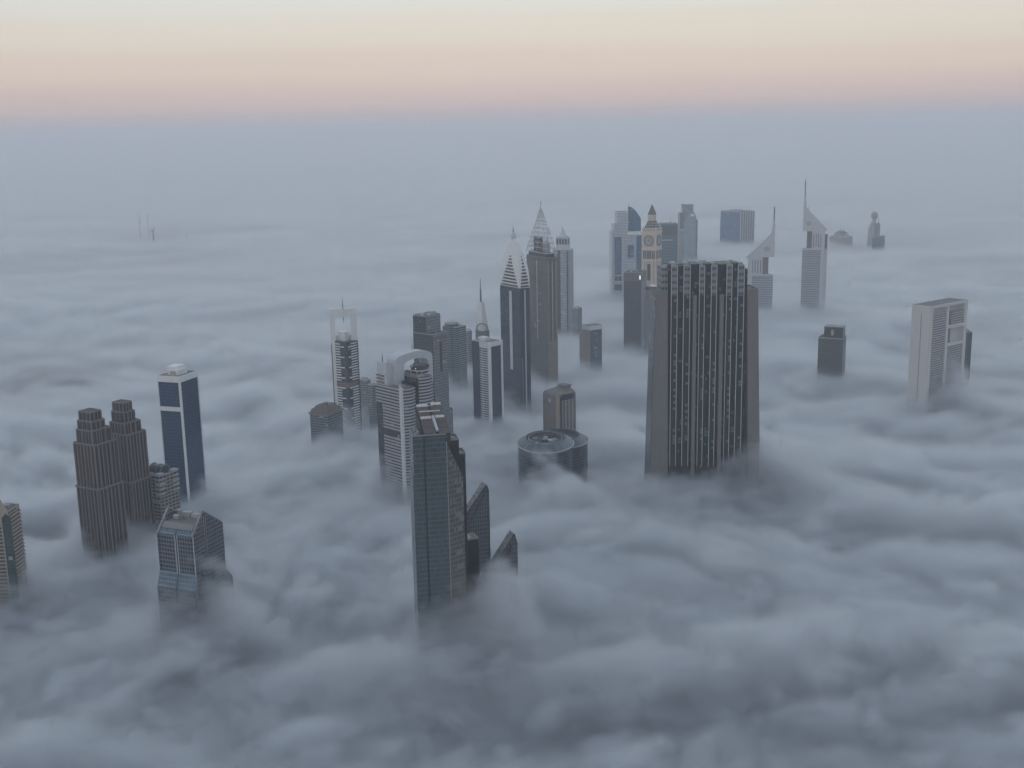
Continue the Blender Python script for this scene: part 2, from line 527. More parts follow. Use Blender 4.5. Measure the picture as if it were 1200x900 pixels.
for (fx, fy, w, l, h) in ((.1, -.4, 5, 7, 3.4), (.15, .05, 6, 9, 4.2), (-.2, .45, 5, 5, 3), (.2, .6, 4, 4, 5)):
    MB().box(fx * hw, fx * hw + w * .7, fy * hl, fy * hl + l, zsplit + .3, zsplit + .3 + h).build('roof_unit', M['plant'], rf)
MB().lathe([(2.2, zsplit), (2.2, zsplit + 4), (1.2, zsplit + 5), (0, zsplit + 5.3)], 16, xm, hl * .2).build('water_tank', M['tan'], rf)
# flat black strips painted as the shade of the centre recesses
pl(C, 'groove_shade', 'black', ym - .7, ym + .7, C.Z(679), zr - .5, .12)
pr(C, 'groove_shade', 'black', xm - .8, xm + .8, 40, zpk - 3.5, .12)
ed = MB()
for yy in (ym - 1.1, ym + 1.1, hl - .5, -hl + .5):
    ed.box(-hw - .45, -hw + .1, yy - .32, yy + .32, 30, zr + .3)
ed.build('edge_trim', M['pale'], C.o)
ed = MB()
for xx in (xm - 1.2, xm + 1.2):
    ed.box(xx - .32, xx + .32, -hl - .45, -hl + .1, 30, zpk - 4)
ed.build('edge_trim', M['concrete'], C.o)
# flared skirt
zk1, zk0 = C.Z(673), C.Z(691)
for (a, b) in ((-hl + .3, ym - 1.0), (ym + 1.0, hl - .3)):
    mb = MB()
    mb.xz([(-hw - 4.6, zk0), (-hw + .1, zk0), (-hw + .1, zk1)], a, b)
    mb.build('glazed_skirt', f_slope, C.o)
    MB().box(-hw - 5.0, -hw + .1, a, b, 20, zk0 - .05).build('base', f_grid, C.o)
MB().xz([(-hw - 5, 20), (xm - 1, 20), (xm - 1, C.Z(655)), (-hw + 1, zk0 - 5)], -hl - 5.0, -hl + .1).build('gablet', f_grid, C.o)
MB().xz([(xm + 1, 20), (hw + 5, 20), (hw + 2, zk0 - 3), (xm + 1, C.Z(655))], -hl - 5.0, -hl + .1).build('gablet', f_grid, C.o)
MB().box(hw, hw + 2.5, -hl * .7, hl * .7, 20, C.zl(hw, -hl, 664)).build('base', f_grid, C.o)

# ---- low hotel with stepped red-brown roof
C = thing('stepped_roof_block', 'low hotel block with tiered red brown roof terraces just clearing the fog', 'hotel', (384, 485), 363, 401, 1560, 55)
hw, hl = C.hw, C.hl
f_teal = facade('teal_storeys', (.17, .2, .21), (.03, .05, .06), 3.6, 2.4, (.3, .9), (.05, .95), pale=.03)
m_rb = plain('red_brown_roof', (.20, .15, .13), .8, amt=.3)
core(C, 'walls', f_teal, -hw, hw, -hl, hl, 0, C.zt - 2.4)
z = C.zt - 2.3
blk(C, 'cornice', m_rb, -hw - 1.5, hw + 1.5, -hl - 1.5, hl + 1.5, z, z + 2.2)
blk(C, 'terrace', 'tan', -hw + 1, hw - 1, -hl + 1, hl - 1, z + 2.2, z + 5.2)
blk(C, 'terrace', m_rb, -hw + 1.6, hw - 1.6, -hl + 1.6, hl - 1.6, z + 5.2, z + 7.0)
blk(C, 'terrace', 'tan', -hw + 5, hw - 5, -hl + 5, hl - 5, z + 7.0, z + 10.0)
roofset(C, -hw + 6, hw - 6, -hl + 6, hl - 6, z + 10.0, 'tan', units=9, h=1.0)
blk(C, 'stair_head', 'tan', -hw + 9, -hw + 15, -hl + 9, -hl + 16, z + 10.2, z + 14)

# ---- white portal tower with a needle
C = thing('portal_tower', 'white banded tower crowned by an open white portal with a hanging needle', 'tower', (405.5, 401), 388.5, 418.5, 1646, 48)
hw, hl = C.hw, C.hl
f_dk = facade('navy_glass', (.03, .045, .06), (.02, .035, .05), 3.8, 1.8, (.1, .95), (.05, .95), pale=.02)
core(C, 'glass_core', f_dk, -hw, hw, -hl, hl, 0, C.zt)
k = 0
z = C.zt - 4.5
bL = MB(); bR = MB()
def put_bands():
    global bL, bR
    bL.build('balcony_bands', M['white2'], C.o); bR.build('balcony_bands', M['white2'], C.o)
    bL = MB(); bR = MB()
split = False
while z > 60:
    if z < C.Z(452) and not split:
        put_bands(); split = True
    long_ = (k % 4 == 1)
    if not (C.Z(456) < z < C.Z(448)):
        bL.box(-hw - 1.2, -hw + .1, (-.34 if long_ else -.08) * C.L, hl - .8, z, z + 1.5)
        bR.box((-.34 if long_ else -.10) * C.W, hw - .8, -hl - 1.2, -hl + .1, z + .05, z + 1.55)
    z -= 3.75; k += 1
put_bands()
blk(C, 'plant_floor', 'redbrown', -hw - .15, hw - .5, -hl - .15, hl - .5, C.Z(455), C.Z(449))
blk(C, 'stepped_top', 'white2', -hw * .35, hw * .9, -hl * .35, hl * .9, C.zt, C.zt + 7)
blk(C, 'stepped_top', 'white2', -hw * .1, hw * .8, -hl * .1, hl * .8, C.zt + 7, C.zt + 11.5)
# the portal stands across the diagonal, square to the avenue
ca = math.radians(-48)
dx, dy = math.cos(ca + math.radians(3)), math.sin(ca + math.radians(3))
ztop = C.zl(0, 0, 361.5)
half = C.W * .80
def slab(u0, u1, z0, z1, t, m, name):
    q = lambda u, s: (dx * u - dy * s, dy * u + dx * s)
    poly = [q(u0, -t), q(u1, -t), q(u1, t), q(u0, t)]
    return MB().prism(poly, z0, z1).build(name, M[m] if isinstance(m, str) else m, C.o)
slab(-half, -half + 6.5, 0, ztop, 3.2, 'white2', 'portal_leg')
slab(half - 9.5, half, 0, ztop - .02, 3.2, 'white2', 'portal_leg')
slab(-half + 6.5, half - 9.5, ztop - 12, ztop - .04, 3.0, 'white2', 'portal_beam')
slab(-half - .05, -half + 1.0, 20, C.zt - 4, 3.4, 'black', 'leg_slot')
slab(half - 3.0, half + .05, 20, C.zt - 1, 3.4, 'black', 'leg_slot')
zn0, zn1 = C.zl(0, 0, 381), C.zl(0, 0, 346)
MB().lathe([(0, zn0), (.8, zn0 + 12), (1.0, ztop), (.75, ztop + 6), (.12, zn1), (0, zn1 + .1)], 10, 0, 0).build('needle', M['metal'], C.o)

# ---- two hazy blocks behind it
f_hz = facade('grey_storeys', (.25, .27, .28), (.06, .075, .085), 3.6, 2.6, (.3, .85), (.15, .9), pale=.05)
C = thing('office_block', 'grey flat topped block half sunk in fog beside the white portal tower', 'office block', (430, 446), 420, 434, 1760, 55)
core(C, 'walls', f_hz, -C.hw, C.hw, -C.hl, C.hl, 0, C.zt - .3)
roofset(C, -C.hw, C.hw, -C.hl, C.hl, C.zt - .3, 'pale', units=3, big=((.2, .7), (.2, .7), 4, 'plant'))
C = thing('office_block', 'small pale block half sunk in fog behind the white banded twin towers', 'office block', (436, 452), 431, 444, 1720, 35)
core(C, 'walls', f_hz, -C.hw, C.hw, -C.hl, C.hl, 0, C.zt - .3)
roofset(C, -C.hw, C.hw, -C.hl, C.hl, C.zt - .3, 'pale', units=2)

# ---- white banded twin tower with arch
C = thing('arched_tower', 'white banded twin tower with a great arch and round drum between its wings', 'tower', (470, 457), 440.5, 507, 1311, 38)
hw, hl = C.hw, C.hl
zt = C.zt
f_nv = facade('navy_storeys', (.045, .055, .07), (.02, .028, .042), 3.7, 1.9, (.08, .95), (.05, .95), pale=.03)
xa, xb = C.X(486), C.X(490.5)
def bow(x0, x1, y, d, n=9):
    return [(x0 + (x1 - x0) * i / n, y - d * math.sin(PI * i / n)) for i in range(n + 1)]
z2 = zt + 9
footL = bow(-hw, xa, -hl, 3.2) + [(xa, hl), (-hw, hl)]
footR = bow(xb, hw, -hl, 3.2) + [(hw, hl), (xb, hl)]
MB().prism(footL, 0, zt).build('wing', f_nv, C.o)
MB().prism(footR, 0, z2).build('wing', f_nv, C.o)
blk(C, 'recess', 'black', xa - .5, xb + .5, -hl + 7, hl - 1, 0, zt + 4)
yg = C.Y(448)
def band_ok(z):
    return not (C.Z(517) < z < C.Z(508))
m_gb = plain('light_grey_bands', (.40, .40, .41), .6)
bl, b2, b3 = MB(), MB(), MB()
z = zt - 1.4
k = 0
while z > 60:
    if band_ok(z):
        ya0 = hl if k < 6 else yg
        bl.box(-hw - .7, -hw + .1, -hl + 2.2, ya0, z, z + 1.75)
    outer = bow(-hw + 1.5, xa, -hl - .8, 3.2); inner = bow(-hw + 1.5, xa, -hl + .1, 3.2)
    b2.prism(outer + inner[::-1], z + .02, z + 1.77)
    z -= 3.7; k += 1
z = z2 - 1.4
while z > 60:
    outer = bow(xb, hw, -hl - .8, 3.2); inner = bow(xb, hw, -hl + .1, 3.2)
    b3.prism(outer + inner[::-1], z, z + 1.75)
    z -= 3.7
bl.build('floor_bands', m_gb, C.o); b2.build('floor_bands', m_gb, C.o); b3.build('floor_bands', m_gb, C.o)
blk(C, 'corner_pier', 'white', -hw - 1.1, -hw + 2.6, -hl - 1.0, -hl + 2.6, 0, zt + 2)
roofset(C, -hw + .3, xa - .3, -hl + 1, hl - .3, zt, 'tan', units=6, h=1.0)
roofset(C, xb + .3, hw - .3, -hl + 1, hl - .3, z2, 'tan', units=6, h=1.0)
# arch: a thick wall with a tall opening
y0, y1 = hl * .0, hl * .0 + 17
zA = C.zl(0, y0, 414.5)
xl, xr = C.xl(463, y0, zA), C.xl(506.5, y0, zA)
w = xr - xl
def arch_pts(x0, x1, zb, zs, zc, n=14):
    return [(x0, zb), (x1, zb)] + [((x0 + x1) / 2 + (x1 - x0) / 2 * math.cos(PI * i / n), zs + (zc - zs) * math.sin(PI * i / n) ** .5) for i in range(n + 1)]
op = 12.5
zs_out, zs_in, zi = zA - 11, zA - 17, zA - 8.5
left_leg = [(xl, zt - 4), (xl + op, zt - 4), (xl + op, zs_in), (xl, zs_out)]
mb = MB().xz(left_leg, y0, y1).xz([(xr - op * .55, zt - 4), (xr, zt - 4), (xr, zs_out), (xr - op * .55, zs_in)], y0, y1)
n = 16
xi0, xi1 = xl + op, xr - op * .55
for i in range(n):
    def P(u):
        a = PI * (1 - u)
        return ((xl + xr) / 2 + w / 2 * math.cos(a), zs_out + (zA - zs_out) * math.sin(a) ** .55), ((xi0 + xi1) / 2 + (xi1 - xi0) / 2 * math.cos(a), zs_in + (zi - zs_in) * math.sin(a) ** .55)
    o0, i0 = P(i / n); o1, i1 = P((i + 1) / n)
    mb.xz([i0, i1, o1, o0], y0, y1)
mb.build('arch', M['pale'], C.o)
xd = C.xl(485.5, y0 + 14, zt + 12); rd = 10.5
zd = C.zl(xd, y0 + 10, 428.5)
dr = MB().lathe([(rd, zt), (rd, zd), (rd + 1.2, zd), (rd + 1.2, zd + 1.5), (rd - .5, zd + 1.6), (0, zd + 1.7)], 32, xd, y0 + 4).build('drum', f_nv, C.o)
rg = MB()
for zz in (zd - 4, zd - 8, zd - 12, zd - 16):
    rg.lathe([(rd, zz), (rd + .5, zz), (rd + .5, zz + 1.1), (rd, zz + 1.1)], 32, xd, y0 + 4)
rg.build('drum_bands', M['white'], dr)
MB().lathe([(rd - 2, zd + 1.7), (rd - 2, zd + 3), (rd - 5, zd + 3.2), (0, zd + 3.3)], 24, xd, y0 + 4).build('roof', M['roof'], dr)
MB().lathe([(0, zd - 1), (.5, zd - .7), (.5, zd + .1), (0, zd + .4)], 8, xd - rd - .4, y0 - 2).build('lamp', M['lit'], dr)
# left quarter dome and mast
ydm = C.yl(452, -hw + 3, zt + 10)
zq = C.zl(-hw + 4, ydm * .6, 425)
qd = [(-hw * .95 + 12 * math.sin(PI / 2 * i / 8), zt + (zq - zt) * (.35 + .65 * math.cos(PI / 2 * i / 8))) for i in range(9)]
MB().xz([(-hw * .95, zt - 1), (-hw * .95 + 12, zt - 1)] + qd[::-1], hl * .2, hl * .9).build('quarter_dome', M['pale'], C.o)
mast(C, -hw + 3, hl * .55, zq - 2, C.zl(-hw + 3, hl * .55, 411), 1.4)
mast(C, C.xl(483, y1 + 2, zA), y1 + 2, zA - 3, C.zl(0, y1 + 2, 403), 1.3)
for (yy, z) in ((.35, zt + 7), (.35, zt + 11), (.35, zt + 3)):
    blk(C, 'balcony', 'tan', -hw - .6, -hw + 3, hl * .35, hl * .95, z, z + 1.4)
# ---- tall dull grey tower
C = thing('office_tower', 'dull grey glass tower with dark slot in its lower front slab, behind the arched tower', 'office tower', (507, 393), 484, 524, 1503, 48)
hw, hl = C.hw, C.hl
f_gt = facade('dull_teal_glass', (.06, .085, .09), (.035, .055, .062), 3.9, 1.7, (.15, .95), (.08, .94), pale=.02, palec=(.12, .15, .16), var=.3)
f_gg = facade('dull_grey_panels', (.235, .235, .245), (.12, .13, .142), 3.9, 2.0, (.2, .9), (.15, .9), pale=.05, var=.2)
core(C, 'left_facade', f_gt, -hw, hw - .4, -hl + .6, hl, 0, C.zt)
pr(C, 'right_facade', f_gg, -hw + .2, hw, 0, C.zt + .4, .2)
pr(C, 'slot', 'black', C.X(514.5), C.X(517), C.Z(438), C.Z(402), .45)
pr(C, 'top_band', 'redbrown', -hw + .3, hw - .2, C.Z(398.5), C.Z(396), .35)
roofset(C, -hw, hw, -hl + .6, hl, C.zt, 'concrete', units=6, h=1.2)
zu = C.zl(-hw, hl * .1, 371)
xu = C.xl(515, -hl + 2 + C.L * .3, zu)
core(C, 'upper_block', f_gt, -hw + .3, xu, -hl + C.L * .32, hl - .3, C.zt, zu)
blk(C, 'upper_facade', f_gg, -hw + .5, xu - .3, -hl + C.L * .32 - .3, -hl + C.L * .32 + .1, C.zt + 1.5, zu + .4)
roofset(C, -hw + .3, xu, -hl + C.L * .32, hl - .3, zu, 'concrete', units=4, h=1.4, big=((.45, .8), (.1, .5), 4.5, 'plant'))
blk(C, 'annex', f_gg, hw - 1, C.xl(530.5, -hl + 3, 120), -hl + 3, hl - 4, 0, C.zl(hw, -hl + 3, 479))

# ---- teal tower with round corner drum
C = thing('round_cornered_tower', 'teal banded tower with a round corner drum and ring cap on its roof', 'office tower', (536, 384), 518.5, 546, 1984, 52)
hw, hl = C.hw, C.hl
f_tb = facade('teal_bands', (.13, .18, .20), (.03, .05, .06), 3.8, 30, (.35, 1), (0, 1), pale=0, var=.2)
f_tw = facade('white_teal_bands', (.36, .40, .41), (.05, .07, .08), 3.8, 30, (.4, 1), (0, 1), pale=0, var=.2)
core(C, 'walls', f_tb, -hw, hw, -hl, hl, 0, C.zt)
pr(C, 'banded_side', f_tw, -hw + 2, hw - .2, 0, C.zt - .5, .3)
roofset(C, -hw, hw, -hl, hl, C.zt, 'pale', units=5, h=1.0)
rd = hw * .95
zc = C.zl(-hw * .2, 0, 378)
dr = MB().lathe([(rd, 0), (rd, C.zt + 2), (rd + .8, C.zt + 2), (rd + .8, C.zt + 4), (rd - 1, C.zt + 4), (rd - 1, zc - 2)], 36, -hw * .35, hl * .15).build('corner_drum', f_tb, C.o)
MB().lathe([(rd + .6, zc - 2), (rd + 1.0, zc), (rd - 1, zc + .3), (0, zc + .4)], 36, -hw * .35, hl * .15).build('ring_cap', M['concrete'], dr)

# ---- small blocks behind
C = thing('office_block', 'small white roofed block squeezed behind the round cornered teal tower', 'office block', (549, 388), 544.5, 553, 2090, 40)
core(C, 'walls', f_hz, -C.hw, C.hw, -C.hl, C.hl, 0, C.zt)
roofset(C, -C.hw, C.hw, -C.hl, C.hl, C.zt, 'white', units=3, h=1.4, big=((.2, .7), (.2, .7), 4, 'white'))

# ---- white sail tower with red ring and mast
C = thing('sail_tower', 'slim white sail topped tower with reddish round frame and tall dark mast', 'tower', (566, 388), 557, 573.5, 2030, 42)
hw, hl = C.hw, C.hl
core(C, 'walls', f_hz, -hw, hw, -hl, hl, 0, C.zt)
za = C.zl(0, 0, 353.5)
q = MB().prism(rect(-hw + .5, hw - .5, -hl + .5, hl - .5), C.zt, za, top=rect(-hw * .55, hw * .45, -hl * .3, hl * .6)).build('sail', M['white2'], C.o)
zr_ = C.zl(0, 0, 383.5)
rg = MB(); rr_ = 9.2
dxr, dyr = math.cos(R(-42)), math.sin(R(-42))
for i in range(28):
    a, b = 2 * PI * i / 28, 2 * PI * (i + 1) / 28
    f_ = lambda t: (dxr * rr_ * math.cos(t) - 10.5 * .72, dyr * rr_ * math.cos(t) - 10.5 * .72, zr_ + rr_ * .9 * math.sin(t))
    rg.beam(f_(a), f_(b), 1.5)
rg.build('round_frame', M['redbrown'], C.o)
mast(C, -1, 1, za - 1, C.zl(0, 0, 325.5), 3.4, 'slate')

# ---- white framed blue tower
C = thing('framed_tower', 'navy glass tower with white gridded centre strip and white framed side', 'office tower', (573.5, 401.5), 553, 588.3, 1680, 44)
hw, hl = C.hw, C.hl
f_db = facade('deep_blue_glass', (.035, .05, .075), (.016, .03, .056), 3.9, 1.8, (.1, 1), (.06, 1), pale=.0, var=.3, tint=(.6, .75, 1))
f_wg = facade('white_grid', (.52, .53, .54), (.07, .09, .115), 3.5, 12, (.38, .95), (.04, .97), pale=.04)
core(C, 'glass_facade', f_db, -hw, hw, -hl, hl, 0, C.zt - 1)
ya, yb = -hl, C.Y(562)
pl(C, 'gridded_strip', f_wg, ya + 3, yb, 0, C.zt - 9, .5)
pl(C, 'top_fascia', 'white', ya + .6, yb + .3, C.zt - 9, C.zt + .3, .7)
blk(C, 'corner_post', 'white2', -hw - .9, -hw + 2.4, -hl - .9, -hl + 3.0, 0, C.zt + .6)
blk(C, 'edge_post', 'white2', hw - 3.2, hw + .5, -hl - .8, -hl + 3.0, 0, C.zt + .5)
pr(C, 'top_beam', 'white2', -hw + 2.4, hw - 3.2, C.zt - 6.5, C.zt + .4, .7)
roofset(C, -hw, hw, -hl, hl, C.zt - 1, 'white', units=5, h=1.2, big=((.25, .6), (.45, .8), 5.5, 'white2'))

# ---- front glass tower with black shafts
C = thing('glass_tower', 'grey green glass tower with raked louvred roof deck and black shafts, foremost of all', 'glass tower', (483.5, 512), 470, 523, 890, 6, L=26)
hw, hl = C.hw, C.hl
f_gr = facade('grey_green_glass', (.085, .11, .12), (.05, .078, .09), 4.0, 1.55, (.14, .94), (.08, .92), pale=.03, palec=(.13, .16, .17), var=.3, tilt=.05, groups=1)
f_tn = facade('tan_reflection_glass', (.15, .135, .125), (.075, .075, .08), 4.0, 1.7, (.16, .94), (.1, .9), pale=.12, palec=(.2, .2, .2), var=.4, tilt=.07)  # tan reflection on the side is put into these base colours
zt = C.zt
zb = C.zl(0, hl, 477)
MB().box(-hw, hw - .3, -hl, hl, 0, zt).build('glass_front', f_gr, C.o)
xd0, xd1 = C.xl(497, -hl, zt), C.xl(528, -hl, zt)
SH = -.13
def shear(o):
    for v in o.data.vertices:
        v.co.x += SH * (v.co.y + hl)
shear(MB().yz([(-hl + .4, zt - 8), (hl - .1, zt - 8), (hl - .1, zb), (-hl + .4, zt + .1)], xd0, xd1).build('raked_base', M['dark_metal'], C.o))
MB().ring(rect(-hw, hw - .3, -hl, hl), rect(-hw + .5, hw - .8, -hl + .5, hl - .5), zt + .01, zt + .9).build('parapet', M['concrete'], C.o)
rfl = MB().box(-hw + .5, xd0 - 3.4, -hl + .5, hl - .5, zt + .01, zt + .3).build('roof', M['roof'], C.o)
for k in range(4):
    MB().box(-hw + 1.5 + k % 2 * 2.6, -hw + 3.4 + k % 2 * 2.6, -hl + 3 + 5 * k, -hl + 5.5 + 5 * k, zt + .2, zt + 1.8 + .5 * (k % 3)).build('roof_unit', M['plant'], rfl)
cx_, cy_ = hw + 13.5, -hl + 8
zc = C.zl(cx_, cy_, 559); z_n = C.zl(hw, -hl, 518.5)
mb = MB()
L_ = math.hypot(cx_ - hw, cy_ + hl)
mb.face([(hw, -hl, 0), (cx_, cy_, 0), (cx_, cy_, zc), (hw, -hl, z_n)], [(0, 0), (L_, 0), (L_, zc), (0, z_n)])
mb.face([(cx_, cy_, 0), (cx_, hl, 0), (cx_, hl, zc), (cx_, cy_, zc)])
mb.face([(cx_, cy_, zc), (cx_, hl, zc), (hw, hl, z_n), (hw, -hl, z_n)])
mb.build('glass_side', f_tn, C.o)
blk(C, 'front_edge', 'concrete', hw - .45, hw + .25, -hl - .25, -hl + .4, 0, z_n + .4)
blk(C, 'low_wing', f_gr, -hw - .9, -hw + .05, -hl + .1, hl, 0, C.zl(-hw, -hl, 558))
xg = C.xl(499.7, -hl, zt - 60)
blk(C, 'groove_shade', 'black', xg - .55, xg + .55, -hl - .12, -hl + .2, 0, zt - .6)  # proud black strip stands in for a recess and its shade
# raked deck with its louvres, white pipes and catwalk
dk = lambda y, o=0: zt + (zb - zt) * (y + hl) / (2 * hl) + o
shear(MB().yz([(-hl + .3, dk(-hl + .3, .06)), (hl, dk(hl, .06)), (hl, dk(hl, .36)), (-hl + .3, dk(-hl + .3, .36))], xd0 + .2, xd1 - .2).build('roof_deck', M['black'], C.o))
xdm = (xd0 + xd1) / 2 + .5
lv = MB()
for k in range(15):
    y = -hl + 1.2 + (2 * hl - 2) * k / 14
    lv.box(xd0 + .7, xdm - 1.1, y - .35, y + .35, dk(y, .1), dk(y, 1.5 + .4 * (k % 3)))
    lv.box(xdm + 1.1, xd1 - .7, y - .3, y + .4, dk(y, .1), dk(y, 1.4 + .5 * ((k + 1) % 3)))
shear(lv.build('roof_louvres', M['tan'], C.o))
mb = MB()
for k in range(9):
    y = -hl + 1.5 + (2 * hl * .52) * k / 9
    mb.beam((xdm, y, dk(y, 2.2)), (xdm, y + 2 * hl * .52 / 9, dk(y + 2 * hl * .52 / 9, 2.2)), 1.9)
shear(mb.build('catwalk', M['pale'], C.o))
for (x0, x1, fy) in ((xd0 + .8, xdm - 1.6, .93), (xdm + 1.6, xd1 - .8, .97), (xd0 + 1, xdm - 1.8, .5), (xdm + 1.8, xd1 - 1.2, .52), (xd0 + 1.5, xd1 - 3, .72)):
    y = -hl + 2 * hl * fy
    shear(MB().beam((x0, y, dk(y, 3.0)), (x1, y, dk(y, 3.0)), 1.7 if fy != .72 else .8).build('white_pipe', M['white2'], C.o))
# black shafts stepping down behind the side
for (p0, p1, py, ya, yb) in ((523, 537.6, 516.5, cy_ + 2.5, hl + 2), (531, 545.2, 533, cy_ + 6, hl + 3)):
    z0 = C.zl(hw + 4, ya, py)
    x0, x1 = C.xl(p0, ya, z0), C.xl(p1, ya, z0)
    s_ = blk(C, 'shaft', 'black', x0, x1, ya, yb, 0, z0)
    MB().ring(rect(x0 - .25, x1 + .25, ya - .25, yb + .25), rect(x0 + .5, x1 - .5, ya + .5, yb - .5), z0 + .02, z0 + 1.1).build('parapet', M['concrete'], s_)
    for k in range(3):
        xx = x0 + 1 + (x1 - x0 - 3) * rnd.random(); yy = ya + 1 + (yb - ya - 3) * rnd.random()
        MB().box(xx, xx + 1.6, yy, yy + 2, z0 + .01, z0 + 1.6).build('roof_unit', M['plant'], s_)

# ---- dark block beside it
C = thing('dark_block', 'small black flat topped block in fog right beside the front glass tower', 'tower block', (545, 634), 543.5, 560.8, 955, 20, L=14)
core(C, 'walls', M['black'], -C.hw, C.hw, -C.hl, C.hl, 0, C.zt)
roofset(C, -C.hw, C.hw, -C.hl, C.hl, C.zt, 'concrete', units=2, h=1.4)

# ---- two pointed towers in the fog
f_pt = facade('pointed_grid', (.085, .10, .11), (.035, .045, .055), 4.0, 2.3, (.18, .9), (.2, .85), pale=.05, palec=(.2, .23, .24), groups=1)
C = thing('pointed_tower', 'pointed glass tower with raked roof rising behind the front tower, pale panes near its tip', 'tower', (544, 606), 540, 573.3, 1030, 16, L=12)
hw, hl = C.hw, C.hl
za = C.zl(hw - 2.4, -hl, 568.5)
MB().xz([(-hw, 0), (hw, 0), (hw, za - 5), (hw - 2.4, za), (-hw, C.zt)], -hl, hl).build('walls', f_pt, C.o)
e = MB().beam((-hw, -hl - .1, C.zt + .3), (hw - 2.4, -hl - .1, za + .4), .9)
e.beam((hw - 2.4, -hl - .1, za + .4), (hw, -hl - .1, za - 5), .8)
e.build('raked_edge', M['dark_metal'], C.o)
blk(C, 'corner_strip', 'dark_metal', hw - .7, hw + .3, -hl - .3, -hl + .4, 0, za - 5.5)
MB().xz([(-hw + 4, C.zt - 8), (-hw + 5.5, C.zt - 8), (hw - 4, za - 9), (hw - 4, za - 5.5)], -hl - .14, -hl + .1).build('glass_band', M['clear'], C.o)

C = thing('pointed_tower', 'dark pointed tower tip standing alone in the fog right of the front glass tower', 'tower', (562, 690), 556, 607.3, 930, 16, L=12)
hw, hl = C.hw, C.hl
xa = C.xl(602.5, -hl, C.zl(0, -hl, 626)); za = C.zl(xa, -hl, 626)
MB().xz([(-hw, 0), (hw, 0), (hw, C.zl(hw, -hl, 639)), (xa, za), (-hw, C.zt)], -hl, hl).build('walls', f_pt, C.o)
e = MB().beam((-hw, -hl - .1, C.zt + .3), (xa, -hl - .1, za + .4), .9)
e.beam((xa, -hl - .1, za + .4), (hw, -hl - .1, C.zl(hw, -hl, 639) + .2), .8)
e.build('raked_edge', M['dark_metal'], C.o)
sl = (za - C.zt) / (xa + hw)
zz = lambda x, o: C.zt + (x + hw) * sl - o
MB().xz([(-hw + 9, zz(-hw + 9, 9)), (xa - 3, zz(xa - 3, 12)), (xa - 2.2, zz(xa - 2.2, 5)), (-hw + 9, zz(-hw + 9, 3.5))], -hl - .14, -hl + .1).build('glass_band', M['black'], C.o)

# ---- tall tower with ogive crown
C = thing('ogive_tower', 'tall navy glass tower with white pointed crown and striped black louvres', 'tower', (609, 338), 586, 620.5, 1835, 33)
hw, hl = C.hw, C.hl
zb = C.zt
f_rn = facade('night_blue_glass', (.02, .034, .05), (.008, .022, .042), 4.0, 1.6, (.12, 1), (.06, 1), pale=.0, var=.3, tint=(.55, .75, 1))
core(C, 'glass_facade', f_rn, -hw, hw, -hl, hl, 0, zb)
pl(C, 'centre_strip', 'pale', C.Y(599.5), C.Y(596.5), C.Z(436), C.Z(343), .25)
pl(C, 'edge_strip', 'dark_metal', hl - 1, hl, 0, zb - 1, .35)
pr(C, 'side_strip', 'pale', C.X(614.2), C.X(615.6), 0, zb - 3, .35)
pr(C, 'side_strip', 'metal', C.X(610.5), C.X(611.3), 0, C.Z(420), .5)
ztop = C.zl(0, 0, 279)
def sec(t):
    return 1.02 * (1 - t ** 2.4 * .87)
N_ = 14
mb = MB()
for k in range(N_):
    t0, t1 = k / N_, (k + 1) / N_
    mb.prism(rect(-hw * sec(t0), hw * sec(t0), -hl * sec(t0), hl * sec(t0)), zb + (ztop - zb) * t0, zb + (ztop - zb) * t1,
             top=rect(-hw * sec(t1), hw * sec(t1), -hl * sec(t1), hl * sec(t1)), caps=(k == 0, k == N_ - 1))
mb.build('crown', M['white2'], C.o)
m_lv = plain('dark_louvre', (.022, .03, .038), .3)
for fc in ('L', 'R'):
    mb = MB()
    n = 10
    for k in range(n):
        ta, tb = .015 + .67 * k / n, .015 + .67 * (k + .55) / n
        for (t0, t1) in ((ta, tb),):
            w0 = max(.02, (1 - t0 / .70)) * .86; w1 = max(.01, (1 - t1 / .70)) * .86
            za_, zc_ = zb + (ztop - zb) * t0, zb + (ztop - zb) * t1
            o = .35
            if fc == 'R':
                q = [(-hw * sec(t0) * w0, -hl * sec(t0) - o, za_), (hw * sec(t0) * w0, -hl * sec(t0) - o, za_), (hw * sec(t1) * w1, -hl * sec(t1) - o, zc_), (-hw * sec(t1) * w1, -hl * sec(t1) - o, zc_)]
                bk = [(p[0], p[1] + .8, p[2]) for p in q]
            else:
                q = [(-hw * sec(t0) - o, hl * sec(t0) * w0, za_), (-hw * sec(t0) - o, -hl * sec(t0) * w0, za_), (-hw * sec(t1) - o, -hl * sec(t1) * w1, zc_), (-hw * sec(t1) - o, hl * sec(t1) * w1, zc_)]
                bk = [(p[0] + .8, p[1], p[2]) for p in q]
            mb.face(q)
            for i in range(4):
                j = (i + 1) % 4
                mb.face([q[j], q[i], bk[i], bk[j]])
    mb.build('louvre_panel', m_lv, C.o)
zd = C.zl(0, 0, 273)
MB().lathe([(3.8, ztop - 1), (4.4, ztop + 2.5), (3.6, zd - 1.5), (2, zd), (0, zd + .6)], 20).build('dome', M['pale'], C.o)
mb = MB().lathe([(.4, zd), (.3, zd + 8), (0, zd + 8.3)], 8)
mb.box(-1.6, 1.6, -.3, .3, zd + 5, zd + 6)
mb.build('finial', M['metal'], C.o)
mast(C, hw * .55, hl * .35, zb + 30, C.zl(hw * .55, hl * .35, 262), 2.6, 'dark_metal')

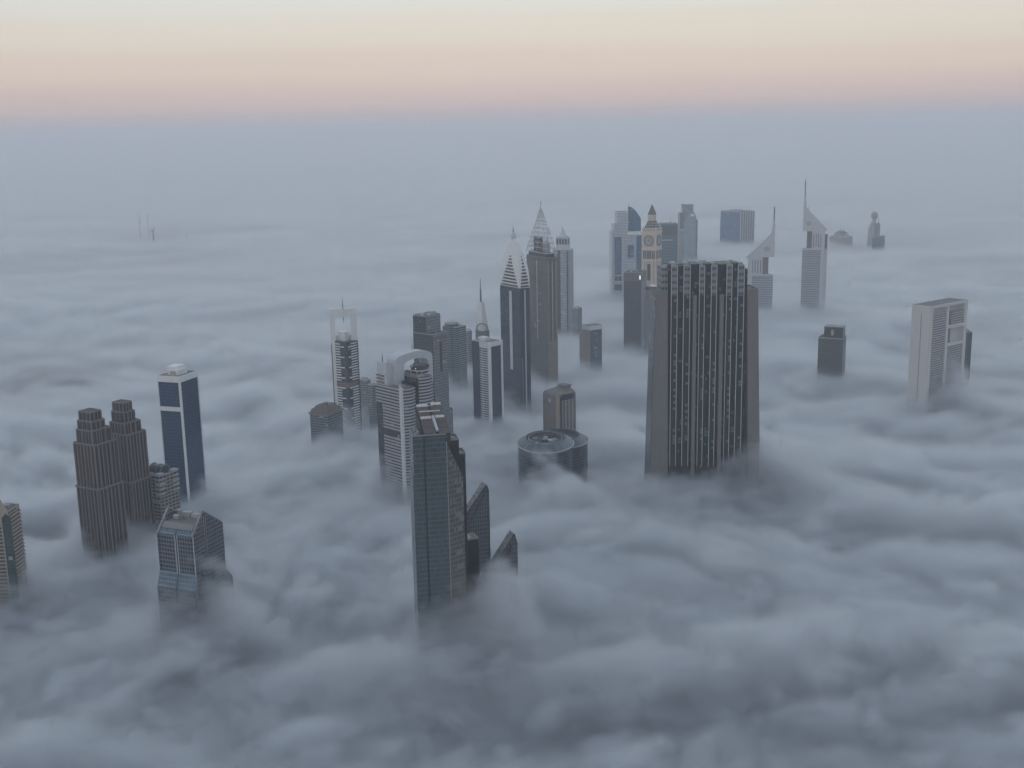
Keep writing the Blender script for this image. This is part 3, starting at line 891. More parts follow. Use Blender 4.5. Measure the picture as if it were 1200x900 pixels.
# ---- tower under construction with open spire
C = thing('spire_tower', 'olive and tan tower under construction, topped by an open steel lattice spire', 'tower', (641, 303), 617, 652.5, 1985, 31)
hw, hl = C.hw, C.hl
zt = C.zt
f_ol = facade('olive_panels', (.115, .125, .12), (.085, .095, .095), 3.7, 3.0, (.1, .95), (.1, .92), pale=.0, var=.2)
f_ta = facade('tan_panels', (.25, .215, .175), (.20, .17, .14), 3.7, 3.0, (.1, .95), (.1, .92), pale=.0, var=.2, gr=.5)
core(C, 'left_face', f_ol, -hw, hw - .2, -hl + .2, hl, 0, zt)
pr(C, 'right_face', f_ta, -hw + .2, hw, 0, zt - .3, .3)
f_bw = facade('balcony_windows', (.17, .17, .16), (.018, .02, .024), 3.7, 4.0, (.2, .85), (.08, .92), pale=.03)
ya, yb = C.Y(634.5), C.Y(624)
pl(C, 'window_column', f_bw, ya, yb, C.Z(402), zt - 5, .5)
pl(C, 'centre_rail', 'white', (ya + yb) / 2 - .5, (ya + yb) / 2 + .5, C.Z(401), zt - 6, 1.0)
xa, xb = C.X(643.5), C.X(650)
pr(C, 'window_column', f_bw, xa, xb, C.Z(400), zt - 5, .5)
pr(C, 'centre_rail', 'white', (xa + xb) / 2 - .45, (xa + xb) / 2 + .45, C.Z(400), zt - 6, 1.0)
fr = MB()
for i in range(8):
    y = -hl + 2 + (C.L - 4) * i / 7
    fr.box(-hw - .5, -hw + .1, y - .9, y + .9, zt - 4.2, zt - 1.2)
for i in range(7):
    x = -hw + 2 + (C.W - 4) * i / 6
    fr.box(x - .8, x + .8, -hl - .6, -hl + .1, zt - 4.2, zt - 1.2)
fr.build('frieze_windows', M['black'], C.o)
roofset(C, -hw, hw, -hl, hl, zt, 'tan', units=4, h=1.4)
blk(C, 'stage', 'dark_metal', -hw * .85, hw * .85, -hl * .85, hl * .85, zt + .3, zt + 8)
blk(C, 'concrete_core', 'dark_metal', -hw * .5, hw * .1, -hl * .1, hl * .5, zt + 7.9, zt + 34)
blk(C, 'concrete_core', 'concrete', hw * .0, hw * .5, -hl * .6, hl * -.1, zt + 7.8, zt + 24)
zap = C.zl(0, 0, 243)
lat = MB()
hs = zap - (zt + 8)
def sq(t):
    k = 1 - t
    return hw * .98 * k + .4, hl * .98 * k + .4
NL = 9
lev = [0, .11, .22, .33, .43, .53, .62, .70, .77, .84, .90, .96]
for k, t in enumerate(lev):
    a, b = sq(t)
    z = zt + 8 + hs * t
    c4 = [(-a, -b, z), (a, -b, z), (a, b, z), (-a, b, z)]
    for i in range(4):
        p, q = Vector(c4[i]), Vector(c4[(i + 1) % 4])
        e = (q - p).normalized() * (2.2 if k < 6 else .4)
        lat.beam(p - e, q + e, 1.0 if k < 6 else .8)
    if k < len(lev) - 1:
        a2, b2 = sq(lev[k + 1]); z2 = zt + 8 + hs * lev[k + 1]
        d4 = [(-a2, -b2, z2), (a2, -b2, z2), (a2, b2, z2), (-a2, b2, z2)]
        for i in range(4):
            lat.beam(c4[i], d4[i], .8)
            j = (i + 1) % 4
            m0 = (Vector(c4[i]) + Vector(c4[j])) / 2
            lat.beam(m0, d4[i], .38); lat.beam(m0, d4[j], .38)
            lat.beam(m0, (Vector(d4[i]) + Vector(d4[j])) / 2, .5)
lat.build('lattice_spire', M['pale'], C.o)
MB().lathe([(.7, zap - 4), (.4, zap + 6), (0, C.zl(0, 0, 233.5))], 8).build('needle', M['metal'], C.o)
# tower crane on the roof's right
cr = MB()
cxp, cyp = hw * .9, hl * -.2
zc0 = zt + 1; zc1 = C.zl(cxp, cyp, 283)
for (i, j) in ((-1, -1), (1, -1), (1, 1), (-1, 1)):
    cr.beam((cxp + i * .9, cyp + j * .9, zc0), (cxp + i * .9, cyp + j * .9, zc1), .45)
k = zc0
s_ = 1
while k < zc1 - 3:
    cr.beam((cxp - .9 * s_, cyp - .9, k), (cxp + .9 * s_, cyp - .9, k + 3), .3); k += 3; s_ = -s_
cr.build('crane_mast', M['dark_metal'], C.o)
MB().beam((cxp - 2, cyp, zc1 - 1), (cxp + 3, cyp - 1, C.zl(cxp + 3, cyp, 266)), 1.2, .5).build('crane_jib', M['metal'], C.o)

# ---- pale tower with cupola
C = thing('cupola_tower', 'slim pale tower with a gridded blue centre and windowed cupola with spire', 'tower', (667, 292.5), 648, 671.8, 2520, 70)
hw, hl = C.hw, C.hl
zt = C.zt
f_pw = facade('pale_storeys', (.36, .38, .40), (.13, .15, .17), 3.6, 3, (.35, .9), (.1, .9), pale=.05)
f_pg = facade('white_blue_grid', (.48, .50, .53), (.06, .10, .15), 3.6, 3.2, (.2, .85), (.15, .85), pale=.05)
core(C, 'walls', f_pw, -hw, hw, -hl, hl, 0, zt)
y0, y1 = C.Y(664), C.Y(656.5)
pl(C, 'gridded_centre', f_pg, y0, y1, 0, zt - 4, 1.0)
pl(C, 'glass_strip', 'clear', y1, C.Y(652.8), 0, zt - 3, .5)
pl(C, 'glass_strip', 'clear', C.Y(665.2), y0, 0, zt - 3, .5)
blk(C, 'cornice', 'pale', -hw - 1, hw + 1, -hl - 1, hl + 1, zt - 1.6, zt + .8)
zc = C.zl(0, 0, 277.5); wq = .62
x0, x1, yq0, yq1 = -hw * wq, hw * wq, -hl * .68, hl * .72
blk(C, 'cupola', 'pale', x0, x1, yq0, yq1, zt + .8, zc)
for i in range(4):
    y = yq0 + (yq1 - yq0) * (i + .5) / 4
    blk(C, 'cupola_window', 'black', x0 - .2, x0 + .1, y - 2.3, y + 2.3, zt + 10, zc - 4)
blk(C, 'cupola_window', 'black', -hw * .3, hw * .3, yq0 - .2, yq0 + .1, zt + 10, zc - 4)
ysp = (yq0 + yq1) / 2
rr_ = (yq1 - yq0) * .46
MB().lathe([(rr_, zc), (rr_ * .62, zc + 5), (rr_ * .3, zc + 11), (rr_ * .13, zc + 17), (.7, zc + 24), (0, C.zl(0, ysp, 262.5))], 20, 0, ysp).build('dome', M['pale'], C.o)
blk(C, 'cupola_cornice', 'pale', x0 - .7, x1 + .7, yq0 - .7, yq1 + .7, zc - 1, zc + .4)

C = thing('office_block', 'low grey block at the foot of the pale cupola tower, barely above the fog', 'office block', (677, 361.5), 670.5, 682, 2480, 50)
core(C, 'walls', f_hz, -C.hw, C.hw, -C.hl, C.hl, 0, C.zt)
roofset(C, -C.hw, C.hw, -C.hl, C.hl, C.zt, 'pale', units=2, big=((.3, .8), (.2, .7), 3, 'plant'))

# ---- small tan and blue building
C = thing('small_tower', 'small tan and blue glass building with a white crown band, fog at its foot', 'office building', (691.5, 383), 682.5, 705.3, 2077, 38)
hw, hl = C.hw, C.hl
f_sb = facade('soft_blue_glass', (.10, .14, .17), (.05, .085, .115), 3.7, 2, (.15, 1), (.08, 1), pale=.03)
core(C, 'glass_side', f_sb, -hw, hw, -hl, hl, 0, C.zt - 2)
f_tw2 = facade('tan_windows', (.34, .29, .25), (.12, .11, .11), 3.7, 5, (.35, .75), (.3, .7), pale=.05)
pl(C, 'tan_wall', f_tw2, -hl - .1, hl, 0, C.zt - 5, .4)
blk(C, 'crown_band', 'white', -hw - .7, hw + .7, -hl - .7, hl + .7, C.zt - 6.5, C.zt)
roofset(C, -hw - .5, hw + .5, -hl - .5, hl + .5, C.zt, 'pale', units=4, h=1.2)
yy = C.yl(679.5, -hw, C.zt - 20)
blk(C, 'side_annex', f_tw2, -hw + 2, hw * .3, hl, yy + 4, 0, C.zl(-hw, hl + 3, 391))
mast(C, -hw + 4, yy + 1, C.zl(-hw, hl + 3, 392), C.zl(-hw, yy, 382), 2.2, 'concrete')

# ---- tan hotel behind the round building
C = thing('hotel_block', 'tan hotel with windowed grey side and blue sign behind the round building', 'hotel', (653, 464), 636, 674.5, 1493, 42)
hw, hl = C.hw, C.hl
f_h = facade('hotel_windows', (.30, .30, .29), (.035, .04, .045), 3.7, 6.2, (.22, .86), (.28, .76), pale=.04)
core(C, 'walls', 'tan', -hw, hw, -hl, hl, 0, C.zt)
pr(C, 'windowed_side', f_h, C.X(658.5), hw - .3, 0, C.zt - 8, .4)
pr(C, 'shadow_gap', 'dark_metal', C.X(656), C.X(658.3), 0, C.zt - 3, .2)
pr(C, 'upper_storey', f_db, C.X(658.5), hw - 4, C.zt - 7.8, C.zt - .5, .3)
blk(C, 'corner_pier', 'beige', -hw - .5, -hw + 4.0, -hl - .7, -hl + 2, 0, C.zt + 1.0)
lv = MB()
for k in range(9):
    lv.box(-hw - .25, -hw + .1, -hl + 3, hl - 1, C.zt - 30 - k * 3.7, C.zt - 29.6 - k * 3.7)
lv.build('wall_joints', M['tan_dark'], C.o)
ys = C.Y(644)
sg = pl(C, 'sign_panel', plain('blue_sign', (.12, .20, .28), .4), ys - 4.5, ys + 3.5, C.Z(475), C.Z(468), .35)
pl(C, 'emblem', 'pale', ys - 2.3, ys + 1.3, C.Z(472.8), C.Z(469.8), .5, sg)
MB().xz([(-hw, C.zt), (hw * .75, C.zt), (hw * .75, C.zt + 5), (-hw + 2, C.zt + 2.4)], -hl + .5, hl - .5).build('sloping_roof', M['roof'], C.o)
blk(C, 'penthouse', 'tan', hw * .25, hw * .92, -hl * .45, hl * .45, C.zt + 1, C.zt + 8.4)
MB().box(hw * .2, hw * .98, -hl * .55, hl * .55, C.zt + 8.4, C.zt + 9.3).build('roof_slab', M['roof'], C.o)
blk(C, 'roof_beam', 'beige', -hw + 3.5, hw * .9, -hl - .4, -hl + 2.2, C.zt + .2, C.zt + 3.2)

# ---- round building
C = thing('round_building', 'low round dark blue building with two drums and a sunken oval roof court', 'round building', (607, 522), 604, 672.8, 1352, 0, L=60)
hw, hl = C.hw, C.hl
f_rd = facade('slate_glass_drum', (.05, .072, .09), (.024, .04, .055), 3.8, 2.2, (.3, .95), (.05, .95), pale=.02, palec=(.08, .11, .13))
m_ring = facade('slate_ring', (.075, .105, .13), (.06, .088, .11), 3, 5, (.1, .9), (.04, .96), pale=.0, gr=.4, tilt=.01)
zt = C.zt + 1
def drum(cx, cy, rx, ry, z, dz, name):
    n = 56
    d = MB().prism(ellipse(cx, cy, rx, ry, n), 0, z - 9, caps=(0, 1)).build(name, f_rd, C.o)
    mb = MB()
    prof = [(1.0, z - 9), (1.03, z - 8.6), (1.03, z - 6.4), (.74, z + dz), (.70, z + dz), (.70, z - 5)]
    for k in range(len(prof) - 1):
        (r0, z0), (r1, z1) = prof[k], prof[k + 1]
        for i in range(n):
            a, b = 2 * PI * i / n, 2 * PI * (i + 1) / n
            mb.face([(cx + rx * r0 * math.cos(a), cy + ry * r0 * math.sin(a), z0), (cx + rx * r0 * math.cos(b), cy + ry * r0 * math.sin(b), z0),
                     (cx + rx * r1 * math.cos(b), cy + ry * r1 * math.sin(b), z1), (cx + rx * r1 * math.cos(a), cy + ry * r1 * math.sin(a), z1)],
                    [(a * rx, k * 3.), (b * rx, k * 3.), (b * rx, k * 3 + 3.), (a * rx, k * 3 + 3.)])
    mb.build('roof_ring', m_ring, d)
    rm = MB()
    for i in range(n):
        a, b = 2 * PI * i / n, 2 * PI * (i + 1) / n
        rm.beam((cx + rx * 1.035 * math.cos(a), cy + ry * 1.035 * math.sin(a), z - 6.2), (cx + rx * 1.035 * math.cos(b), cy + ry * 1.035 * math.sin(b), z - 6.2), .9)
    rm.build('rim', M['pale'], d)
    MB().prism(ellipse(cx, cy, rx * .7, ry * .7, n), z - 5.2, z - 4.8).build('roof', M['roof_dark'], d)
    return d
d1 = drum(0, 0, hw, 46, zt, .5, 'front_drum')
ba = MB()
for i in range(40):
    a = 2 * PI * i / 40
    ba.beam((hw * .62 * math.cos(a), 46 * .62 * math.sin(a), zt - 4.9), (hw * .62 * math.cos(a), 46 * .62 * math.sin(a), zt + .2), .7)
    b = 2 * PI * (i + 1) / 40
    ba.beam((hw * .62 * math.cos(a), 46 * .62 * math.sin(a), zt + .3), (hw * .62 * math.cos(b), 46 * .62 * math.sin(b), zt + .3), .6)
ba.build('roof_balustrade', M['concrete'], d1)
rr_ = random.Random(3)
for k in range(12):
    a = rr_.random() * 2 * PI; q = rr_.random() * .5
    x, y = hw * q * math.cos(a), 46 * q * math.sin(a)
    w_, h_ = 1.5 + 3 * rr_.random(), 1.5 + 2.2 * rr_.random()
    MB().box(x - w_, x + w_, y - 1.5, y + 2, zt - 4.8, zt - 4.8 + h_).build('roof_unit', M[rr_.choice(['plant', 'white', 'dark_metal', 'concrete'])], d1)
cx2, cy2 = C.xl(656, 34, zt), 34
drum(cx2, cy2, C.xl(688.5, 34, zt) - cx2, 40, C.zl(cx2, cy2 + 40 * .74, 502) - .5, .5, 'rear_drum')
# ---- great slab tower with tapering stone buttresses
C = thing('slab_tower', 'massive slab tower of dark glass and pale fins between flaring stone buttresses', 'skyscraper', (769, 343.5), 762.5, 888.5, 1338, 10)
hw, hl = C.hw, C.hl
zt = C.zt
f_ix = facade('black_glass_floors', (.018, .024, .03), (.006, .010, .013), 3.75, 2.4, (.14, .97), (.04, .97), pale=.13, palec=(.10, .135, .15), gr=.3, groups=3, spec=.28)
f_ig = facade('finned_glass', (.03, .036, .04), (.008, .013, .016), 3.75, 3.2, (.16, .96), (.05, .95), pale=.2, palec=(.13, .17, .185), gr=.3, groups=3, spec=.28)
f_gl = facade('grille_floors', (.20, .225, .235), (.045, .055, .062), 7.4, 3.4, (.42, .85), (.08, .92), pale=.0, gr=.5)
yb = -hl
zb = 40.0
def X(px, z=None):
    return C.xl(px, -hl, zt if z is None else z)
# stone buttresses, flaring towards the ground
def buttress(x0t, x1t, x0b, x1b, ztop):
    f = (zt - 20) / (zt - C.Z(556))          # photo rows continue below the fog
    xb0, xb1 = x0t + (x0b - x0t) * f, x1t + (x1b - x1t) * f
    t = rect(x0t, x1t, yb - .2, hl + .2)
    b = rect(xb0, xb1, yb - 3.0, hl + 3.0)
    o = MB().prism(b, 20, ztop, top=t).build('buttress', M['tan'], C.o)
    return o
zl_ = C.zt
zB = C.Z(556)
bl_ = buttress(-hw, X(782.5), X(762, zB), X(782, zB), zt)
# recessed dark end wall seen on the narrow side
ew = MB()
f = (zt - 20) / (zt - zB)
xb = -hw + (X(762, zB) + hw) * f
lerp = lambda z: -hw + (xb + hw) * (zt - z) / (zt - 20)
for (o_, y_) in ((.5, 1.2),):
    z1_, z0_ = zt - 7, 30
    q = [(lerp(z1_) - o_, hl - y_, z1_), (lerp(z1_) - o_, -hl + y_, z1_), (lerp(z0_) - o_, -hl - .6, z0_), (lerp(z0_) - o_, hl + .6, z0_)]
    bk = [(p[0] + 1.0, p[1], p[2]) for p in q]
    ew.face(q)
    for i in range(4):
        j = (i + 1) % 4
        ew.face([q[j], q[i], bk[i], bk[j]])
ew.build('recessed_end', M['darkglass'], bl_)
br_ = buttress(X(876), hw, X(875.8, zB), X(889.8, zB), zt + .5)
for o_, xa_, xb_ in ((bl_, -hw, X(782.5)), (br_, X(876), hw)):
    MB().ring(rect(xa_ - .05, xb_ + .05, yb - .25, hl + .25), rect(xa_ + .8, xb_ - .8, yb + .6, hl - .6), zt + .52, zt + 1.9).build('parapet', M['tan'], o_)
# stone piers
for (a, b, py) in ((812.3, 816.2, 346.5), (843.8, 848, 345)):
    z = C.zl(X(a), yb - 1, py)
    blk(C, 'pier', 'tan', X(a), X(b), yb - 2.2, yb + 2, 20, z)
# three glass bays; every bay has dark and finned columns of its own height
ytop = yb + 4
cols = [  # px0, px1, top row, kind
    (775.5, 783.5, 315, 'g0'), (783.2, 787.2, 317, 'd'), (787, 794, 311.5, 'f'), (794, 801.5, 312, 'd'), (801.5, 809, 311, 'f'),
    (809, 820, 310, 'd2'), (820, 826, 311.5, 'f'), (826, 834, 309.5, 'd'), (834, 840.3, 311, 'f'),
    (840.8, 852, 310, 'd2'), (852, 858.2, 310, 'f'), (858.2, 865.2, 308.5, 'd'), (865.2, 872.5, 310.5, 'f'), (872.5, 876.2, 315.5, 'd2')]
for i, (a, b, py, k) in enumerate(cols):
    yf = {'g0': yb + 5.5, 'd': yb + 3.2, 'f': yb + .6, 'd2': yb + 5.0}[k]
    yk = hl - 1 - (i % 3) * 1.2
    z = C.zl(X(a), yf, py)
    x0, x1 = C.xl(a, yf, z), C.xl(b, yf, z) - .02
    zmid = C.zl(X(a), yf, 346.5)
    c = blk(C, 'glass_column' if k != 'g0' else 'glazed_wing', f_ix if k in ('d', 'd2') else (f_ig if k == 'f' else f_gl), x0, x1, yf, yk, 20, z)
    if k == 'f':
        blk(C, 'grille_panel', f_gl, x0 + .5, x1 - .5, yf - .15, yf + .1, zmid, z - 1.2, c)
        blk(C, 'cap_beam', 'plant', x0 + .1, x1 - .1, yf - .3, yf + .6, z - 1.0, z + .5, c)
        for xx in (x0, x1):
            blk(C, 'fin', 'pale', xx - .3, xx + .3, yf - .95, yf + .4, C.zl(xx, yf, 546), z + .4, c)
    MB().box(x0 + .3, x1 - .3, yf + .3, yk - .3, z + .02, z + .5).build('roof', M['roof'], c)
    if i % 2 == 0:
        MB().box(x0 + 1.2, x1 - 1.2, yf + 5, yf + 12 + (i % 3) * 4, z + .3, z + 2.2 + (i % 4) * .5).build('roof_unit', M['plant'], c)
# oversailing roof blades
for (a, b, py, yy) in ((786, 808, 309.2, .1), (822, 838, 307.6, .2), (852, 872, 308, .0), (776, 790, 311, .6)):
    y = yb + 8 + yy * 20
    z = C.zl(X(a), y, py)
    MB().prism([(C.xl(a, y, z), y), (C.xl(b, y, z), y + 4), (C.xl(b, y, z) - 2, y + 10), (C.xl(a, y, z) + 3, y + 8)], z - .8, z).build('roof_blade', M['concrete'], C.o)
blk(C, 'glass_core', f_ix, X(783), X(876), hl * .2, hl - 3, 20, zt + 20)

# ---- dark tower behind its left shoulder
C = thing('dark_tower', 'plain dark slate office tower with a lit white lamp near its top corner', 'office tower', (751.5, 320.5), 731, 757.3, 2340, 78)
hw, hl = C.hw, C.hl
f_st = facade('slate_grid', (.085, .09, .105), (.05, .056, .07), 3.8, 2.2, (.25, .95), (.1, .92), pale=.02, palec=(.09, .1, .12), var=.2)
core(C, 'walls', f_st, -hw, hw, -hl, hl, 0, C.zt)
blk(C, 'crown_band', plain('taupe_panel', (.125, .12, .125), .7), -hw - .4, hw + .4, -hl - .4, hl + .4, C.Z(330), C.zt + .6)
roofset(C, -hw, hw, -hl, hl, C.zt + .6, 'concrete', 'roof_dark', units=5, h=1)
pl(C, 'lit_lamp', 'lit', -hl + 1.2, -hl + 3.8, C.Z(327.5), C.Z(322.8), .9)
C = thing('small_tower', 'small pale tower with white roof slab, between clock tower and massive buttressed slab', 'tower', (759, 340), 756.8, 769, 2320, 18, L=20)
hw, hl = C.hw, C.hl
core(C, 'walls', f_hz, -hw, hw, -hl, hl, 0, C.zt)
blk(C, 'roof_slab', 'white2', -hw * .1, hw + 1, -hl - 1, hl, C.zt + 6, C.zt + 8)
blk(C, 'glazed_storey', 'clear', -hw * .95, hw * .9, -hl + .5, hl - 1, C.zt, C.zt + 6)

# ---- white and blue complex with glass sail
C = thing('twin_winged_tower', 'broad white and blue stepped tower with a curved glass sail rising from it', 'tower', (719, 268), 717, 753, 2985, 8, L=45)
hw, hl = C.hw, C.hl
f_ww = facade('white_storeys', (.56, .58, .60), (.08, .14, .20), 3.8, 3.2, (.35, .88), (.15, .9), pale=.03)
f_bg = facade('sky_blue_glass', (.04, .12, .20), (.012, .095, .19), 3.9, 2, (.1, 1), (.08, 1), pale=.03, var=.25)
Xf = lambda px: C.xl(px, -hl, 240)
Zf = lambda py: C.zl(0, -hl, py)
for (a, b, py) in ((717, 719.6, 271), (719.5, 723.6, 262), (723.5, 736.5, 249)):
    blk(C, 'stepped_wing', f_ww, Xf(a), Xf(b) - .02, -hl + (.0 if py > 265 else 1.0 + (262 - py) * .1), hl, 0, Zf(py))
blk(C, 'main_block', f_ww, Xf(736.5), hw, -hl + 1, hl - 2, 0, Zf(273))
blk(C, 'roof_frame', 'white2', Xf(735), hw + .5, -hl - .8, hl - 1, Zf(275), Zf(272))
def panel(a, b, p0, p1, m=f_bg, nm='glass_panel'):
    blk(C, nm, m, Xf(a), Xf(b), -hl - .6, -hl + 2, Zf(p0), Zf(p1))
panel(720.5, 728, 322, 277.5)
panel(735.5, 742.5, 302, 287.5)
panel(746, 751.5, 317, 277)
panel(720, 728.5, 340, 333, 'clear', 'glass_panel')
for (a, b) in ((720.5, 724), (725, 728.4)):
    panel(a, b, 329, 323.5, 'clear', 'window')
pts = [(Xf(738), Zf(273.5)), (Xf(753), Zf(273.5))]
n = 10
for i in range(n + 1):
    u = i / n
    px = 753 - 15 * u; py = 258 - 15 * math.sin(PI / 2 * u) ** .9
    pts.append((Xf(px), Zf(py)))
MB().xz(pts, 2, 12).build('glass_sail', f_bg, C.o)
sb = MB()
for i in range(n):
    sb.beam((pts[2 + i][0], 7, pts[2 + i][1] + .4), (pts[3 + i][0], 7, pts[3 + i][1] + .4), 1.6)
sb.build('sail_edge', M['pale'], C.o)
mast(C, Xf(738.4), 6, Zf(247), C.zl(Xf(738.4), 6, 233), 1.4)
roofset(C, Xf(723.5), Xf(736.5), -hl + 2, hl, Zf(249), 'white', units=3)

# ---- clock tower
C = thing('clock_tower', 'cream stone clock tower with dark pyramid spire and clock dials on its faces', 'clock tower', (768.5, 273), 752.5, 775.5, 2640, 66)
hw, hl = C.hw, C.hl
f_cr = facade('cream_windows', (.62, .51, .42), (.08, .075, .075), 3.9, 4.4, (.35, .82), (.25, .75), pale=.02)
m_cr = plain('cream_stone', (.64, .53, .43), .8, amt=.2)
m_cp = plain('pink_cream_stone', (.55, .41, .35), .8, amt=.2)
z_st = C.Z(293); zt = C.zt
core(C, 'shaft', f_cr, -hw + 1.5, hw - 1.5, -hl + 1.5, hl - 1.5, 0, z_st)
pm = MB()
for i in range(5):
    y = -hl + 1.5 + (C.L - 3) * i / 4
    if i in (0, 1, 3, 4):
        pm.box(-hw + .6, -hw + 1.7, y - 1.2, y + 1.2, 0, z_st - .2)
for i in range(3):
    x = -hw + 1.5 + (C.W - 3) * i / 2
    pm.box(x - 1.3, x + 1.3, -hl + .6, -hl + 1.7, 0, z_st - .3)
pm.build('pilasters', m_cr, C.o)
pl(C, 'glass_strip', 'clear', -3.6, 3.6, C.Z(329), C.Z(310), -1.0)
ar = MB()
for i in range(7):
    y = -hl + 3.5 + (C.L - 7) * i / 6
    ar.box(-hw + .3, -hw + 1.6, y - 1.0, y + 1.0, C.Z(303.5), C.Z(294.5))
for i in range(4):
    x = -hw + 3.5 + (C.W - 7) * i / 3
    ar.box(x - 1.0, x + 1.0, -hl + .3, -hl + 1.6, C.Z(303.5), C.Z(294.5))
ar.build('arcade_openings', M['dark_metal'], C.o)
blk(C, 'string_course', m_cr, -hw - .2, hw + .2, -hl - .2, hl + .2, C.Z(307), C.Z(305))
blk(C, 'clock_stage', m_cr, -hw, hw, -hl, hl, z_st, zt)
blk(C, 'cornice', m_cr, -hw - 1.4, hw + 1.4, -hl - 1.4, hl + 1.4, z_st - .8, z_st + 2.2)
blk(C, 'cornice', m_cr, -hw - 1.4, hw + 1.4, -hl - 1.4, hl + 1.4, zt - 1, zt + 1.5)
zck = (z_st + zt) / 2 + 1; rc = (zt - z_st) * .29
def dial(side):
    def P(u, z, o):
        return (-hw - o, -u, z) if side == 'L' else (u, -hl - o, z)
    n = 36
    mb = MB()
    sq_ = rc * 1.22
    mb.face([P(-sq_, zck - sq_, .25), P(sq_, zck - sq_, .25), P(sq_, zck + sq_, .25), P(-sq_, zck + sq_, .25)])
    fr_ = mb.build('clock_surround', m_cp, C.o)
    rim = MB()
    pt = [(rc * math.cos(2 * PI * i / n), zck + rc * math.sin(2 * PI * i / n)) for i in range(n)]
    for i in range(n):
        rim.beam(P(*pt[i], .6), P(*pt[(i + 1) % n], .6), 1.6)
    mb = MB().face([P(*p, .45) for p in pt])
    d = mb.build('clock_face', M['plant'], C.o)
    rim.build('clock_rim', M['slate'], d)
    tk = MB()
    for i in range(12):
        a = 2 * PI * i / 12
        tk.beam(P(rc * .7 * math.cos(a), zck + rc * .7 * math.sin(a), .6), P(rc * .9 * math.cos(a), zck + rc * .9 * math.sin(a), .6), .8)
    tk.build('hour_marks', M['slate'], d)
    for a, l in ((R(75), .72), (R(-25), .5)):
        MB().beam(P(0, zck, .7), P(rc * l * math.cos(a), zck + rc * l * math.sin(a), .7), .9, .4).build('hand', M['slate'], d)
    MB().beam(P(-.01, zck, .2), P(.01, zck, 1.2), 2.6).build('hub', M['slate'], d)
dial('L'); dial('R')
# corner turrets, parapet, roofs
for (i, j) in ((-1, -1), (1, -1), (1, 1), (-1, 1)):
    x, y = i * (hw - 1.5), j * (hl - 1.5)
    MB().lathe([(2.2, zt), (2.2, zt + 8), (2.7, zt + 8.2), (0, zt + 14)], 8, x, y).build('corner_turret', m_cr, C.o)
zp1 = C.zl(0, 0, 266.5); zp2 = C.zl(0, 0, 258.5); zp3 = C.zl(0, 0, 251.3); zp4 = C.zl(0, 0, 236.8)
k0, k1, k2 = .80, .44, .40
blk(C, 'parapet_stage', m_cr, -hw * .9, hw * .9, -hl * .9, hl * .9, zt + 1.5, zp1)
dm = MB()
for i in range(5):
    y = -hl * .7 + hl * 1.4 * i / 4
    dm.box(-hw * .9 - .25, -hw * .9 + .1, y - .9, y + .9, zt + 3, zp1 - 2)
for i in range(4):
    x = -hw * .65 + hw * 1.3 * i / 3
    dm.box(x - .9, x + .9, -hl * .9 - .25, -hl * .9 + .1, zt + 3, zp1 - 2)
dm.build('gallery_openings', M['slate'], C.o)
rf1 = MB().prism(rect(-hw * k0, hw * k0, -hl * k0, hl * k0), zp1, zp2, top=rect(-hw * k1, hw * k1, -hl * k1, hl * k1)).build('mansard_roof', M['slate'], C.o)
dm = MB()
for f_ in (.25, .6):
    kk = k0 + (k1 - k0) * f_; z = zp1 + (zp2 - zp1) * f_
    for i in range(4):
        y = -hl * kk * .7 + hl * kk * 1.4 * i / 3
        dm.box(-hw * kk - .5, -hw * kk + .6, y - .7, y + .7, z, z + 2.2)
    for i in range(4):
        x = -hw * kk * .7 + hw * kk * 1.4 * i / 3
        dm.box(x - .7, x + .7, -hl * kk - .5, -hl * kk + .6, z, z + 2.2)
dm.build('dormers', m_cr, rf1)
blk(C, 'lantern', m_cr, -hw * k2, hw * k2, -hl * k2, hl * k2, zp2, zp3)
ln = MB()
for i in range(3):
    y = (-1 + i) * hl * .24
    ln.box(-hw * k2 - .2, -hw * k2 + .1, y - 1.0, y + 1.0, zp2 + 3, zp3 - 3)
    x = (-1 + i) * hw * .24
    ln.box(x - 1.0, x + 1.0, -hl * k2 - .2, -hl * k2 + .1, zp2 + 3, zp3 - 3)
ln.build('lantern_openings', m_cp, C.o)
sp_ = MB().prism(rect(-hw * .46, hw * .46, -hl * .46, hl * .46), zp3, zp4 - 5, top=rect(-.5, .5, -.5, .5)).build('spire', M['slate'], C.o)
MB().lathe([(.4, zp4 - 5.2), (.25, zp4 + 2), (0, zp4 + 2.3)], 8).build('finial', M['metal'], sp_)
blk(C, 'balcony', 'white', hw - .5, hw + 3, -hl + 2, -hl + 9, C.Z(306), C.Z(304.5))

# ---- flat teal block and slim pale slab
C = thing('office_block', 'flat topped hazy teal block just right of the clock tower, thin aerial on roof', 'office block', (774, 263), 771, 794.3, 3050, 8, L=40)
hw, hl = C.hw, C.hl
f_hb = facade('hazy_teal_bands', (.13, .21, .25), (.02, .065, .10), 3.9, 40, (.4, 1), (0, 1), pale=0, var=.2)
core(C, 'walls', f_hb, -hw, hw, -hl, hl, 0, C.zt)
pr(C, 'glass_front', f_gt, -hw + 1, hw - 1, C.Z(276), C.zt - 3, .4)
blk(C, 'belt', 'white', -hw + 3, hw * .5, -hl - .7, -hl + .2, C.Z(282), C.Z(281))
roofset(C, -hw, hw, -hl, hl, C.zt, 'concrete', units=4)
mast(C, C.xl(785.3, 0, C.zt), 0, C.zt, C.zl(0, 0, 247), 1.6)
C = thing('slab_block', 'slim pale concrete slab between the hazy teal block and the slant topped glass tower', 'slab block', (796, 270), 795, 800.8, 3100, 12, L=30)
core(C, 'walls', facade('pale_slab', (.46, .45, .45), (.2, .2, .21), 3.8, 3.5, (.4, .7), (.3, .7)), -C.hw, C.hw, -C.hl, C.hl, 0, C.zt)
